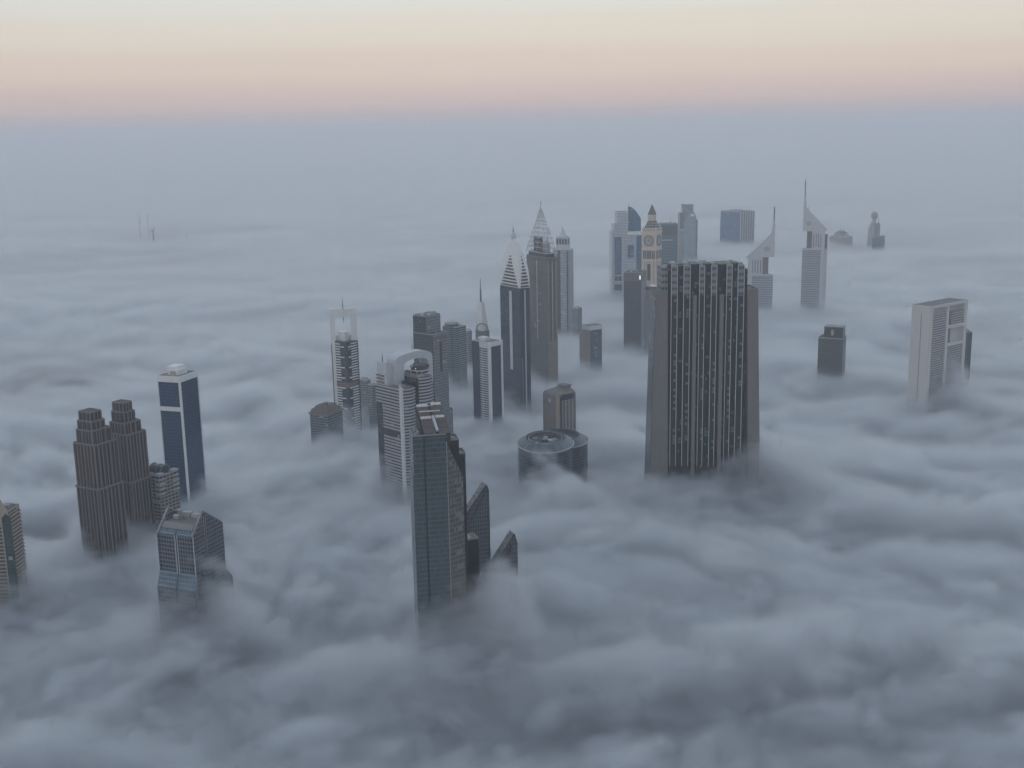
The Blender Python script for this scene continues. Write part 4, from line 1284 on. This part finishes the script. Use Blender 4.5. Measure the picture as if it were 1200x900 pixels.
roofset(C, -C.hw, C.hw, -C.hl, C.hl, C.zt, 'white', units=0)

# ---- slant-topped glass tower
C = thing('slant_topped_tower', 'hazy glass tower with bright reflecting slanted facet and taller grey shoulder', 'tower', (797.5, 249), 795.5, 818, 3870, 8, L=50)
hw, hl = C.hw, C.hl
Xf = lambda px: C.xl(px, -hl, 200); Zf = lambda py: C.zl(0, -hl, py)
f_gs = facade('silver_glass', (.26, .34, .39), (.14, .23, .28), 3.9, 2.4, (.15, .95), (.1, .95), pale=.1, palec=(.3, .34, .36))
f_dg = facade('blue_grey_glass', (.08, .13, .18), (.03, .075, .12), 3.9, 2.4, (.15, .95), (.1, .95), pale=.05)
blk(C, 'dark_wing', f_dg, Xf(797), Xf(801.5), -hl + 3, hl, 0, Zf(249))
blk(C, 'grey_shoulder', f_hz, Xf(800.8), Xf(813), -hl + 9, hl, 0, Zf(240.5))
blk(C, 'shoulder_cap', 'tan', Xf(800.6), Xf(813.2), -hl + 8.5, hl + .5, Zf(242), Zf(240.2))
MB().xz([(Xf(801.7), 0), (Xf(815.6), 0), (Xf(815.6), Zf(253)), (Xf(814), Zf(249.5)), (Xf(809), Zf(248.5)), (Xf(806.5), Zf(251)), (Xf(804.5), Zf(256)), (Xf(801.7), Zf(262))], -hl, hl - 4).build('glass_facet', f_gs, C.o)
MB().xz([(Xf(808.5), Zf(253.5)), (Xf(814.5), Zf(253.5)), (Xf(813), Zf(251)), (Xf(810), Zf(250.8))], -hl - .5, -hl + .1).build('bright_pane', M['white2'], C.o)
blk(C, 'dark_edge', f_dg, Xf(815.7), Xf(818), -hl + 4, hl, 0, Zf(258))

# ---- hazy far block
C = thing('office_block', 'wide hazy blue glass block far off, wisps of fog climbing its foot', 'office block', (868, 249), 843, 884, 4350, 50)
hw, hl = C.hw, C.hl
f_fb = facade('far_blue_glass', (.04, .12, .21), (.006, .085, .20), 4, 3, (.15, 1), (.1, 1), pale=.04)
f_fs = facade('far_ribbed_wall', (.17, .21, .26), (.03, .08, .14), 4, 9, (0, 1), (.3, 1), pale=.0)
core(C, 'left_face', f_fb, -hw, hw - .4, -hl + .4, hl * .86, 0, C.zt)
blk(C, 'low_shoulder', f_fb, -hw + 6, hw * .5, hl * .86, hl, 0, C.Z(257))
pr(C, 'ribbed_face', f_fs, -hw + .4, hw, 0, C.zt + .5, .5)
rb = MB()
for i in range(7):
    x = -hw + C.W * i / 6
    rb.box(x - 1, x + 1, -hl - 2.5, -hl + .2, 0, C.zt + 1 + (i % 2))
rb.build('ribs', M['pale'], C.o)
roofset(C, -hw, hw, -hl, hl * .86, C.zt, 'concrete', 'roof_dark', units=10, h=2.2, big=((.3, .6), (.3, .7), 7, 'plant'))

# ---- twin triangular towers
f_em = facade('silver_bands', (.43, .45, .47), (.12, .15, .18), 4.1, 60, (.45, .95), (0, 1), pale=0, var=.15, gr=.25)


def wedge_tower(label, near, left, right, D, eff, apex, tip, eave, tri_bot, col_bot, mast_px, step_py, flip):
    C = thing('wedge_crowned_tower', label, 'skyscraper', near, left, right, D, eff, 'two silver towers with triangular crowns', L=52)
    hw, hl = C.hw, C.hl
    Xf = lambda px: C.xl(px, -hl, 260); Zf = lambda py: C.zl(0, -hl, py)
    zc, zb = Zf(tri_bot), Zf(col_bot)
    tri = [(-hw, -hl), (hw, -hl), (hw * .9, -hl + 6), (hw * .12, hl), (-hw * .12, hl), (-hw * .9, -hl + 6)]
    MB().prism(tri, 0, zb).build('shaft', f_em, C.o)
    s = -1 if flip else 1
    # white wall that runs the full height on one edge
    xs = (-hw, -hw + C.W * .17) if flip else (hw - C.W * .17, hw)
    blk(C, 'edge_wall', 'pale', xs[0], xs[1], -hl - .7, -hl + 4, 0, zc + .5)
    # open zone under the crown: slotted wall, red-brown recesses
    mid = [(-hw * .62, -hl + 1.5), (hw * .62, -hl + 1.5), (hw * .1, hl * .7), (-hw * .1, hl * .7)]
    MB().prism(mid, zb, zc).build('open_storeys', M['redbrown'], C.o)
    xw = (-hw + C.W * .1, hw - C.W * .42) if flip else (-hw + C.W * .42, hw - C.W * .1)
    blk(C, 'slotted_wall', 'pale', xw[0], xw[1], -hl - .3, -hl + 3, zb, zc + .3)
    sm = MB()
    for i in range(4):
        x = xw[0] + (xw[1] - xw[0]) * (i + .75) / 4.5
        sm.box(x - .8, x + .8, -hl - .42, -hl + .1, zb + 3, zc - 6)
    sm.build('slots', M['dark_metal'], C.o)
    blk(C, 'collar', 'pale', -hw - .3, hw + .3, -hl - .5, -hl + 5, zb - 3, zb + .4)
    # triangular crown
    xa = Xf(mast_px[0]); xe = Xf(mast_px[1])
    x_e = Xf(eave[0]); z_e = Zf(eave[1]); z_a = Zf(apex)
    xm = xa if flip else xe
    if flip:
        crown = [(x_e, zc), (xe, zc), (xe, z_a), (xa, z_a), (x_e, z_e)]
    else:
        crown = [(xa, zc), (x_e, zc), (x_e, z_e), (xe, z_a), (xa, z_a)]
    cr = MB().xz(crown, -hl - 1.2, -hl + 9).build('wedge_crown', M['pale'], C.o)
    # the roof runs back to the third corner
    zt3 = zc + (z_a - zc) * .25
    rb = MB()
    b3 = (0, hl * .8)
    xx0, xx1 = (x_e, xe) if flip else (xa, x_e)
    z0, z1 = (z_e, z_a) if flip else (z_a, z_e)
    rb.face([(xx0, -hl + 8.9, zc + .1), (b3[0], b3[1], zc + .1), (b3[0], b3[1], zt3), (xx0, -hl + 8.9, z0 - 1)])
    rb.face([(b3[0], b3[1], zc + .1), (xx1, -hl + 8.9, zc + .1), (xx1, -hl + 8.9, z1 - 1), (b3[0], b3[1], zt3)])
    rb.face([(xx0, -hl + 8.9, z0 - 1), (b3[0], b3[1], zt3), (xx1, -hl + 8.9, z1 - 1)])
    rb.face([(xx1, -hl + 8.9, zc + .1), (b3[0], b3[1], zc + .1), (xx0, -hl + 8.9, zc + .1)])
    rb.build('sloping_roof', M['pale'], cr)
    xo = xx0 + (xx1 - xx0) * (.62 if flip else .12)
    wl = abs(xe - x_e) * .2 if flip else abs(x_e - xa) * .2
    MB().box(xo, xo + wl, -hl - 1.34, -hl - 1.0, zc + (z_a - zc) * .25, zc + (z_a - zc) * .42).build('louvre', M['plant'], cr)
    # stepped mast
    zs = Zf(step_py); ztip = Zf(tip)
    w = abs(xe - xa)
    xc = (xa + xe) / 2
    MB().box(xa, xe, -hl - .9, -hl + 3.2, z_a - 2, z_a + (zs - z_a) * .5).build('mast_base', M['pale'], cr)
    w2 = w * .36
    xk = xe - w2 if flip else xa + w2
    MB().box(xk - w2, xk + w2, -hl - .6, -hl + 2.4, z_a + (zs - z_a) * .5 - .1, zs).build('mast_step', M['pale'], cr)
    MB().box(xk - w2 * .75, xk + w2 * .55, -hl - .3, -hl + 2.0, zs - .1, ztip).build('mast', M['metal'], cr)
    return C, Xf, Zf


wedge_tower('shorter silver tower with triangular crown sloping down to the left, partly hidden', (876.5, 303), 870, 906.5, 2725, 6,
            272, 242.5, (875.8, 303), 301.5, 321.5, (905, 908.6), 258, True)
C, Xf, Zf = wedge_tower('taller silver tower with triangular crown sloping down to the right and tall mast', (940.3, 291), 936, 966.3, 2735, 6,
            243, 211, (969.8, 268.5), 271, 291, (941.6, 944.6), 228, False)
blk(C, 'rear_wing', 'pale', Xf(967.2), Xf(971.3), -C.hl + 5, -C.hl + 22, 0, Zf(292))
blk(C, 'rear_recess', 'redbrown', Xf(967.6), Xf(971.0), -C.hl + 5.5, -C.hl + 21, Zf(292) - .1, Zf(275))
MB().beam((Xf(947), -C.hl + 4, Zf(246)), (Xf(950), -C.hl + 4, Zf(240)), 1.6, .8).build('roof_crane', M['metal'], C.o)

# ---- far domed building and far rounded tower
C = thing('domed_building', 'far low domed building with banded drum and thin aerials, almost drowned in fog', 'domed building', (982, 275), 979, 995, 4250, 20, L=50)
hw, hl = C.hw, C.hl
zt = C.zt
MB().lathe([(27, 0), (27, zt - 4), (24, zt - 3.8), (24, zt + 2), (22, zt + 2.2), (20, zt + 6), (14, zt + 10), (7, zt + 12.5), (0, zt + 13.3)], 32).build('dome', f_dg, C.o)
MB().lathe([(46, 0), (40, zt - 8), (26, zt - 4), (0, zt - 3.9)], 24).build('skirt_roof', M['concrete'], C.o)
rg = MB()
for z in (zt - 2.5, zt, zt + 2.2):
    rg.lathe([(24.2, z), (24.9, z), (24.9, z + 1), (24.2, z + 1)], 32)
rg.build('drum_bands', M['white'], C.o)
mast(C, -3, 0, zt + 12, zt + 46, 1.6); mast(C, 9, 0, zt + 10, zt + 40, 1.3)
C = thing('round_topped_tower', 'far grey tower with a stepped shoulder and small round top in fog', 'tower', (1018.5, 262), 1016.5, 1031.5, 4200, 10, L=40)
hw, hl = C.hw, C.hl
zt = C.zt
core(C, 'walls', f_hz, hw * .0, hw, -hl, hl, 0, C.zl(0, -hl, 262))
MB().xz([(-hw, 0), (hw * .02, 0), (hw * .02, C.zl(0, -hl, 258)), (-hw * .3, C.zl(0, -hl, 260)), (-hw * .8, C.zl(0, -hl, 268))], -hl + 3, hl - 3).build('sloped_shoulder', M['plant'], C.o)
MB().lathe([(6, zt - 10), (6, zt + 14), (11, zt + 19), (13, zt + 27), (10, zt + 35), (4, zt + 40), (0, zt + 41)], 20, hw * .1, 0).build('round_top', M['concrete'], C.o)
mast(C, hw * .9, 0, zt - 2, zt + 22, 3)
C = thing('office_block', 'far low dark block in fog just below the round topped tower', 'office block', (1026, 277.5), 1022.5, 1037, 4080, 40)
core(C, 'walls', f_dg, -C.hw, C.hw, -C.hl, C.hl, 0, C.zt)
roofset(C, -C.hw, C.hw, -C.hl, C.hl, C.zt, 'concrete', units=3)

# ---- dark building with pale emblem
C = thing('dark_tower', 'dark grey tower with narrower top storey bearing a pale emblem, alone in fog', 'tower', (988, 398), 959, 991.8, 1960, 80)
hw, hl = C.hw, C.hl
f_ds = facade('dark_storeys', (.075, .085, .095), (.03, .038, .045), 3.8, 2.6, (.35, .95), (.1, .92), pale=.03, palec=(.1, .12, .13), var=.25)
core(C, 'walls', f_ds, -hw, hw, -hl, hl, 0, C.zt)
roofset(C, -hw, hw, -hl, hl, C.zt, 'concrete', 'roof_dark', units=4, h=2)
x0, x1 = -hw + 3, hw - 4
y0, y1 = C.Y(987), C.Y(965)
zu = C.zl(x0, 0, 383.5)
u = blk(C, 'top_storey', M['black'], x0, x1, y0, y1, C.zt + .3, zu)
MB().box(x0 - .6, x1 + .6, y0 - .6, y1 + .6, zu, zu + 1.1).build('roof_slab', M['concrete'], u)
# emblem: a pale upright oval
ye = C.yl(975.5, x0, zu - 8); ze = (C.zt + zu) / 2 + .8
em = MB()
pts_ = [(ye - 2.6 * math.cos(2 * PI * i / 20), ze + 5.6 * math.sin(2 * PI * i / 20)) for i in range(20)]
em.yz(pts_[::-1] if True else pts_, x0 - .3, x0 + .05)
em.build('emblem', M['plant'], u)

# ---- white slab hotel on the right
C = thing('white_slab_tower', 'white slab tower with a dotted end wall and framed openings on its long side', 'hotel tower', (1091, 360), 1068.8, 1134.5, 1760, 58)
hw, hl = C.hw, C.hl
zt = C.zt
m_wh = plain('white_stone_panels', (.60, .58, .55), .65, amt=.14)
f_wh = facade('white_room_grid', (.43, .41, .40), (.05, .06, .075), 3.6, 3.4, (.3, .9), (.14, .9), pale=.07, palec=(.2, .2, .2))
MB().box(-hw, -hw + 7, -hl, hl, 0, zt).build('end_wall', m_wh, C.o)
Z = C.Z
def xr(px):
    return C.X(px)
xs = [-hw + 7, xr(1110.5), xr(1113), xr(1131.5), hw]
blk(C, 'room_wing', f_wh, xs[0], xs[1], -hl + 1.2, hl - .3, 0, zt - 11)
blk(C, 'upper_recess', 'concrete', xs[0], xs[1], -hl + 4, hl - 4, zt - 11, zt - 3.2)
po = MB()
for i in range(6):
    x = xs[0] + (xs[1] - xs[0]) * (i + .5) / 6
    po.box(x - .9, x + .9, -hl + 1.3, -hl + 3, zt - 11, zt - 3.2)
po.build('recess_columns', m_wh, C.o)
blk(C, 'roof_frame', m_wh, -hw + 6.9, hw + .3, -hl - .3, hl + .02, zt - 3.2, zt + .02)
blk(C, 'edge_post', m_wh, xs[1], xs[2], -hl - .2, hl - .2, 0, zt - 3.21)
blk(C, 'edge_post', m_wh, xs[3], hw + .2, -hl - .2, hl - .2, 0, zt - 3.22)
zq1, zq2 = C.zl(hw * .5, -hl, 364), C.zl(hw * .5, -hl, 379.5)
zq3 = C.zl(hw * .5, -hl, 383); zq4 = C.zl(hw * .5, -hl, 400)
blk(C, 'hanging_wing', f_wh, xs[2] + C.W * .09, xs[3], -hl + 1.4, hl - .4, zq2, zq1)
blk(C, 'void_wall', M['pale'], xs[2], xs[3], -hl + 9, hl - 2, zq2, zt - 3.3)
blk(C, 'sky_beam', m_wh, xs[2] - .05, xs[3] + .05, -hl - .25, hl - .3, zq3, zq2 - .05)
blk(C, 'void_wall', M['pale'], xs[2], xs[3], -hl + 7, hl - 2, zq4, zq3 - .05)
blk(C, 'void_column', 'redbrown', xs[2] + C.W * .05, xs[2] + C.W * .09, -hl + 2, -hl + 7, zq4, zq3 - .05)
blk(C, 'sky_beam', m_wh, xs[2] - .05, xs[3] + .05, -hl - .25, hl - .3, zq4 - 5, zq4 - .05)
blk(C, 'lower_wing', f_wh, xs[2], xs[3], -hl + 1.3, hl - .4, 0, zq4 - 5.05)
sl = MB()
yc = C.Y(1080.5)
z = zt - 12
while z > 40:
    sl.box(-hw - .12, -hw + .2, yc - .75, yc + .75, z - 1.9, z)
    z -= 3.6
sl.build('slot_windows', M['black'], C.o)
ed = MB()
ed.box(-hw - .25, -hw + .6, -hl - .25, -hl + .8, 0, zt + .03)
ed.build('corner_edge', plain('cream_edge', (.60, .53, .45), .6), C.o)
MB().box(-hw + .6, hw - .4, -hl + .6, hl - .6, zt + .03, zt + .35).build('roof', M['roof'], C.o)
MB().ring(rect(-hw, hw, -hl, hl), rect(-hw + .6, hw - .6, -hl + .6, hl - .6), zt + .04, zt + 1.2).build('parapet', m_wh, C.o)

C = thing('dark_block', 'small dark block showing just behind the white slab tower', 'office block', (1134.5, 390), 1124, 1139.5, 1900, 28)
core(C, 'walls', f_ds, -C.hw, C.hw, -C.hl, C.hl, 0, C.zt)
roofset(C, -C.hw, C.hw, -C.hl, C.hl, C.zt, 'concrete', 'roof_dark', units=3, big=((.3, .7), (.2, .7), 4, 'plant'))

# ---- faint slim masts far off on the left
for (px, py0, wpx, D, lab) in ((162.6, 252.5, 2.4, 5200, 'faint slim tower far off in haze, leftmost and thickest of the far masts'),
                               (172.6, 251.5, 1.8, 5200, 'faint very thin tower far off in haze, second of the far masts'),
                               (217.8, 271, 1.6, 4900, 'faint thin tower far off in haze, standing apart right of the others')):
    C = thing('distant_tower', lab, 'tower', (px, py0), px - wpx * .42, px + wpx * .42, D, 45, 'faint towers far across the fog')
    core(C, 'walls', 'white2', -C.hw, C.hw, -C.hl, C.hl, 0, C.zt)
    blk(C, 'roof_cap', 'white2', -C.hw * .6, C.hw * .6, -C.hl * .6, C.hl * .6, C.zt, C.zt + 5)
C = thing('tower_crane', 'faint tower crane with raised jib far off in haze beside the thin towers', 'crane', (179.6, 275), 178.6, 180.6, 5000, 45)
z0 = C.zt
MB().box(-1.5, 1.5, -1.5, 1.5, 0, z0 + 14).build('crane_mast', M['dark_metal'], C.o)
MB().beam((-1, 0, z0 + 12), (14, 0, z0 + 30), 3.0, 1.8).build('crane_jib', M['dark_metal'], C.o)
MB().beam((1, 0, z0 + 12), (-16, 0, z0 + 17), 3.0).build('counter_jib', M['dark_metal'], C.o)
# ================================================================== ground, air and light
m, t, N, L, p = newmat('desert_city_ground')
tc = N.new('ShaderNodeTexCoord')
br = N.new('ShaderNodeTexBrick'); br.inputs['Scale'].default_value = .012
br.inputs['Color1'].default_value = (.16, .145, .125, 1); br.inputs['Color2'].default_value = (.10, .095, .085, 1); br.inputs['Mortar'].default_value = (.045, .045, .048, 1)
br.inputs['Mortar Size'].default_value = .06
L.new(tc.outputs['Object'], br.inputs['Vector'])
n = N.new('ShaderNodeTexNoise'); n.inputs['Scale'].default_value = .03; n.inputs['Detail'].default_value = 6
L.new(tc.outputs['Object'], n.inputs['Vector'])
L.new(nmix(N, L, .5, br.outputs['Color'], weather(N, L, (.11, .10, .09), .5)), p.inputs['Base Color'])
p.inputs['Roughness'].default_value = .95
g = MB().face([(-70000, -3000, -.5), (70000, -3000, -.5), (70000, 110000, -.5), (-70000, 110000, -.5)]).build('ground', m)
g['kind'] = 'structure'


def volmat(name, attr, dens, col, aniso=0.0):
    m = bpy.data.materials.new(name); m.use_nodes = True
    t = m.node_tree; t.nodes.clear()
    o = t.nodes.new('ShaderNodeOutputMaterial'); p = t.nodes.new('ShaderNodeVolumePrincipled')
    p.inputs['Color'].default_value = (*col, 1); p.inputs['Density'].default_value = dens
    p.inputs['Anisotropy'].default_value = aniso; p.inputs['Density Attribute'].default_value = attr
    t.links.new(p.outputs[0], o.inputs['Volume'])
    return m


# swells (+) and hollows (-) of the fog top: x, y, radius across, radius along, height
SWELLS = []


def swell(px, py, rx, ry, dz, z=85):
    D = depth(px, py, z)
    P = at(px, py, D)
    k = D / F
    SWELLS.append((P.x, P.y, rx * k, ry * k / (H - z) * D * .9, dz))

for a in ((700, 775, 230, 18, 20), (1010, 745, 240, 20, 22), (430, 765, 110, 15, 16), (90, 650, 90, 14, 14), (985, 528, 120, 16, 22), (1160, 515, 90, 18, 18),
          (640, 442, 45, 7, 14), (370, 515, 60, 10, 14), (330, 640, 70, 14, 12), (660, 600, 50, 16, 10), (1080, 640, 120, 16, 14), (150, 860, 200, 22, 14),
          (470, 712, 110, 16, -24), (222, 722, 95, 12, 56), (5, 668, 40, 12, 40), (330, 735, 60, 12, -20), (770, 650, 110, 22, -9), (890, 595, 60, 14, -14), (770, 562, 40, 9, 16), (880, 535, 40, 9, 26), (820, 560, 60, 10, 22), (195, 545, 60, 8, 8), (125, 606, 55, 11, 20), (515, 742, 50, 13, 40), (58, 592, 55, 16, -70), (592, 738, 44, 16, 74), (468, 556, 48, 12, 48), (130, 622, 60, 12, 40), (225, 567, 36, 8, 18), (392, 494, 50, 8, 38), (645, 560, 48, 9, 26), (1118, 448, 30, 10, 44), (885, 548, 34, 9, 20), (648, 556, 45, 7, 10), (540, 600, 40, 12, -10),
          (255, 545, 50, 12, -8), (980, 620, 110, 16, -12), (700, 850, 120, 18, -16), (300, 850, 110, 16, -14), (975, 445, 40, 9, -16), (60, 500, 80, 10, -12),
          (1100, 480, 40, 6, 10), (870, 292, 30, 3, 16)):
    swell(*a)

FOG_TOP = 84.0


def fog(x0, x1, y0, y1, z0, z1, dx, dz, m, swells=True, fine=True, ramp=18):
    me = bpy.data.meshes.new('fog'); o = bpy.data.objects.new('fog', me); COL.objects.link(o)
    o['kind'] = 'stuff'
    ng = bpy.data.node_groups.new('fog', 'GeometryNodeTree')
    ng.interface.new_socket('Geometry', in_out='INPUT', socket_type='NodeSocketGeometry')
    ng.interface.new_socket('Geometry', in_out='OUTPUT', socket_type='NodeSocketGeometry')
    N, L = ng.nodes, ng.links
    out = N.new('NodeGroupOutput'); vc = N.new('GeometryNodeVolumeCube'); sm = N.new('GeometryNodeSetMaterial')
    sm.inputs['Material'].default_value = m
    vc.inputs['Min'].default_value = (x0, y0, z0); vc.inputs['Max'].default_value = (x1, y1, z1)
    for a, v in (('X', (x1 - x0) / dx), ('Y', (y1 - y0) / dx), ('Z', (z1 - z0) / dz)):
        vc.inputs['Resolution ' + a].default_value = int(v)
    L.new(vc.outputs[0], sm.inputs[0]); L.new(sm.outputs[0], out.inputs[0])
    pos = N.new('GeometryNodeInputPosition'); sp = N.new('ShaderNodeSeparateXYZ'); L.new(pos.outputs[0], sp.inputs[0])

    def mm(op, a, b=None, c=None, clamp=False):
        n = N.new('ShaderNodeMath'); n.operation = op; n.use_clamp = clamp
        for i, v in enumerate((a, b, c)):
            if v is None:
                continue
            if isinstance(v, (int, float)):
                n.inputs[i].default_value = v
            else:
                L.new(v, n.inputs[i])
        return n.outputs[0]

    def noise(sx, sy, sz, detail=3, rough=.5, dist=0.0, off=(0, 0, 0)):
        vm = N.new('ShaderNodeVectorMath'); vm.operation = 'MULTIPLY_ADD'
        L.new(pos.outputs[0], vm.inputs[0]); vm.inputs[1].default_value = (1 / sx, 1 / sy, 1 / sz); vm.inputs[2].default_value = off
        n = N.new('ShaderNodeTexNoise'); L.new(vm.outputs[0], n.inputs['Vector'])
        n.inputs['Scale'].default_value = 1; n.inputs['Detail'].default_value = detail
        n.inputs['Roughness'].default_value = rough; n.inputs['Distortion'].default_value = dist
        return n.outputs[0]
    def fade(y0, y1, lo):
        return mm('MAXIMUM', mm('DIVIDE', mm('SUBTRACT', y1, sp.outputs[1]), y1 - y0, clamp=True), lo)
    a = noise(1000, 760, 1200, 3, .55, .8, (3.1, .7, 0))
    b = noise(430, 330, 300, 3, .5, 1.8, (7, 3, 1))
    # rounded billows: crests are domes, the seams between them are creases
    bb = mm('ABSOLUTE', mm('MULTIPLY_ADD', b, 4.0, -2.0), clamp=True)
    top = mm('MULTIPLY_ADD', a, 72, FOG_TOP - 50)
    top = mm('ADD', top, mm('MULTIPLY', mm('MULTIPLY_ADD', bb, 46, -9), fade(1400, 5000, .3)))
    # the bank stands a little higher close to the camera
    top = mm('ADD', top, mm('MULTIPLY', mm('DIVIDE', mm('SUBTRACT', 1500, sp.outputs[1]), 700, clamp=True), 16))
    if fine:
        c = noise(165, 115, 80, 5, .6, 2.0, (1, 9, 4))
        cb = mm('ABSOLUTE', mm('MULTIPLY_ADD', c, 4.0, -2.0), clamp=True)
        cc = mm('ADD', mm('MULTIPLY_ADD', c, 58, -34), mm('MULTIPLY', cb, 12))
        top = mm('ADD', top, mm('MULTIPLY', cc, fade(1000, 2900, .0)))
        e = noise(44, 32, 24, 5, .66, 2.2, (5, 2, 8))
        fe = fade(1000, 2300, .0)
        top = mm('ADD', top, mm('MULTIPLY', mm('MULTIPLY_ADD', e, 50, -25), fe))
        lump = mm('MULTIPLY_ADD', mm('MULTIPLY', mm('MULTIPLY_ADD', mm('ADD', c, e), 2.2, -2.2), fade(1100, 4500, .0)), 1.0, 1.0)
    else:
        lump = 1.0
    if swells:
        for (sx, sy, rx, ry, dz_) in SWELLS:
            ux = mm('MULTIPLY', mm('SUBTRACT', sp.outputs[0], sx), 1 / rx); uy = mm('MULTIPLY', mm('SUBTRACT', sp.outputs[1], sy), 1 / ry)
            r2 = mm('ADD', mm('MULTIPLY', ux, ux), mm('MULTIPLY', uy, uy))
            g = mm('EXPONENT', mm('MULTIPLY', r2, -1.0))
            top = mm('ADD', top, mm('MULTIPLY', g, dz_))
    d = mm('DIVIDE', mm('SUBTRACT', top, sp.outputs[2]), mm('MULTIPLY_ADD', mm('DIVIDE', mm('SUBTRACT', sp.outputs[1], 1100), 2900, clamp=True), 30, ramp), clamp=True)
    d = mm('MULTIPLY', mm('MULTIPLY', d, d), mm('MAXIMUM', lump, .15))
    L.new(d, vc.inputs['Density'])
    mo = o.modifiers.new('fog_density', 'NODES'); mo.node_group = ng
    return o


m_fog = volmat('fog_vapour', 'density', .085, (.966, .974, .985), .62)
fog(-1150, 1150, 380, 1700, 34, 160, 5.5, 4, m_fog)
fog(-2900, 2900, 1694, 5000, 34, 150, 13, 5, m_fog)
fog(-20000, 20000, 4980, 40000, 34, 150, 100, 8, m_fog, False, False, 18)

hz = MB().box(-69000, 69000, -2500, 109000, -2, 580).build('haze', volmat('haze_air', '', 1.15e-4, (.95, .958, .985), .6))
hz['kind'] = 'stuff'

# ------------------------------------------------------------------ dawn sky: afterglow ahead, dim blue behind the camera
w = bpy.data.worlds.new('World'); S.world = w; w.use_nodes = True
T = w.node_tree; N, L = T.nodes, T.links
bg = N['Background']
SUN_EL, SUN_AZ = 2.0, 215.0
sky = N.new('ShaderNodeTexSky'); sky.sky_type = 'NISHITA'; sky.sun_disc = False
sky.sun_elevation = R(SUN_EL); sky.sun_rotation = R(SUN_AZ); sky.altitude = 480
tc = N.new('ShaderNodeTexCoord'); nz = N.new('ShaderNodeVectorMath'); nz.operation = 'NORMALIZE'; L.new(tc.outputs['Generated'], nz.inputs[0])
sp = N.new('ShaderNodeSeparateXYZ'); L.new(nz.outputs[0], sp.inputs[0])
rp = N.new('ShaderNodeValToRGB'); rp.color_ramp.interpolation = 'EASE'
el = nmath(N, L, 'POWER', nmath(N, L, 'MAXIMUM', sp.outputs[2], 0.0), .5)
# faint stratified layers in the low sky
mpn = N.new('ShaderNodeMapping'); mpn.inputs['Scale'].default_value = (2.2, 2.2, 60); L.new(nz.outputs[0], mpn.inputs[0])
lay = N.new('ShaderNodeTexNoise'); lay.inputs['Scale'].default_value = 1.0; lay.inputs['Detail'].default_value = 4; L.new(mpn.outputs[0], lay.inputs['Vector'])
el2 = nmath(N, L, 'MULTIPLY_ADD', lay.outputs[0], .05)
L.new(nmath(N, L, 'SUBTRACT', el, .025), N[el2.node.name].inputs[2])
L.new(el2, rp.inputs[0])
stops = [(0.0, (.40, .355, .385)), (.010, (.44, .36, .385)), (.026, (.52, .415, .40)), (.050, (.58, .49, .435)), (.075, (.60, .55, .49)), (.105, (.60, .60, .57)), (.30, (.62, .70, .77)), (1.0, (.30, .375, .50))]
cr = rp.color_ramp
while len(cr.elements) < len(stops):
    cr.elements.new(.5)
for e, (z, c) in zip(cr.elements, stops):
    e.position = z ** .5; e.color = (*c, 1)
mx = N.new('ShaderNodeMix'); mx.data_type = 'RGBA'; mx.blend_type = 'ADD'; mx.inputs[0].default_value = 1
sc = N.new('ShaderNodeVectorMath'); sc.operation = 'SCALE'; L.new(sky.outputs[0], sc.inputs[0]); sc.inputs['Scale'].default_value = .15
k = N.new('ShaderNodeVectorMath'); k.operation = 'SCALE'; 
back = nmath(N, L, 'MULTIPLY_ADD', sp.outputs[1], -.5)          # 0 ahead, 1 behind
N[-1].inputs[2].default_value = .5
hor = nmath(N, L, 'MULTIPLY', nmath(N, L, 'SUBTRACT', 1.0, nmath(N, L, 'MAXIMUM', sp.outputs[2], 0.0)), nmath(N, L, 'SMOOTH_MIN', nmath(N, L, 'MULTIPLY', back, 1.5), 1.0))
tinted = N.new('ShaderNodeMix'); tinted.data_type = 'RGBA'; tinted.blend_type = 'MULTIPLY'
L.new(hor, tinted.inputs[0]); L.new(rp.outputs[0], tinted.inputs[6]); tinted.inputs[7].default_value = (.40, .45, .53, 1)
L.new(tinted.outputs[2], k.inputs[0]); k.inputs['Scale'].default_value = 10.0
L.new(k.outputs[0], mx.inputs[6]); L.new(sc.outputs[0], mx.inputs[7])
L.new(mx.outputs[2], bg.inputs[0]); bg.inputs[1].default_value = .1

sl = bpy.data.lights.new('sun', 'SUN'); sl.energy = .3; sl.angle = R(25); sl.color = (1, .84, .76)
so = bpy.data.objects.new('sun', sl); COL.objects.link(so)
az = R(SUN_AZ)
dv = Vector((math.sin(az) * math.cos(R(6)), math.cos(az) * math.cos(R(6)), math.sin(R(6))))
so.rotation_euler = dv.to_track_quat('Z', 'Y').to_euler()
so.location = (0, -50, 700)

S.view_settings.view_transform = 'Standard'; S.view_settings.look = 'None'
S.view_settings.exposure = .27; S.view_settings.gamma = 1; S.view_settings.use_curve_mapping = False
S.cycles.max_bounces = 8; S.cycles.diffuse_bounces = 2; S.cycles.glossy_bounces = 2
S.cycles.transmission_bounces = 2; S.cycles.volume_bounces = 6
S.cycles.volume_step_rate = 3.0; S.cycles.volume_max_steps = 512
S.cycles.use_denoising = True
S.cycles.use_adaptive_sampling = True; S.cycles.adaptive_threshold = .03
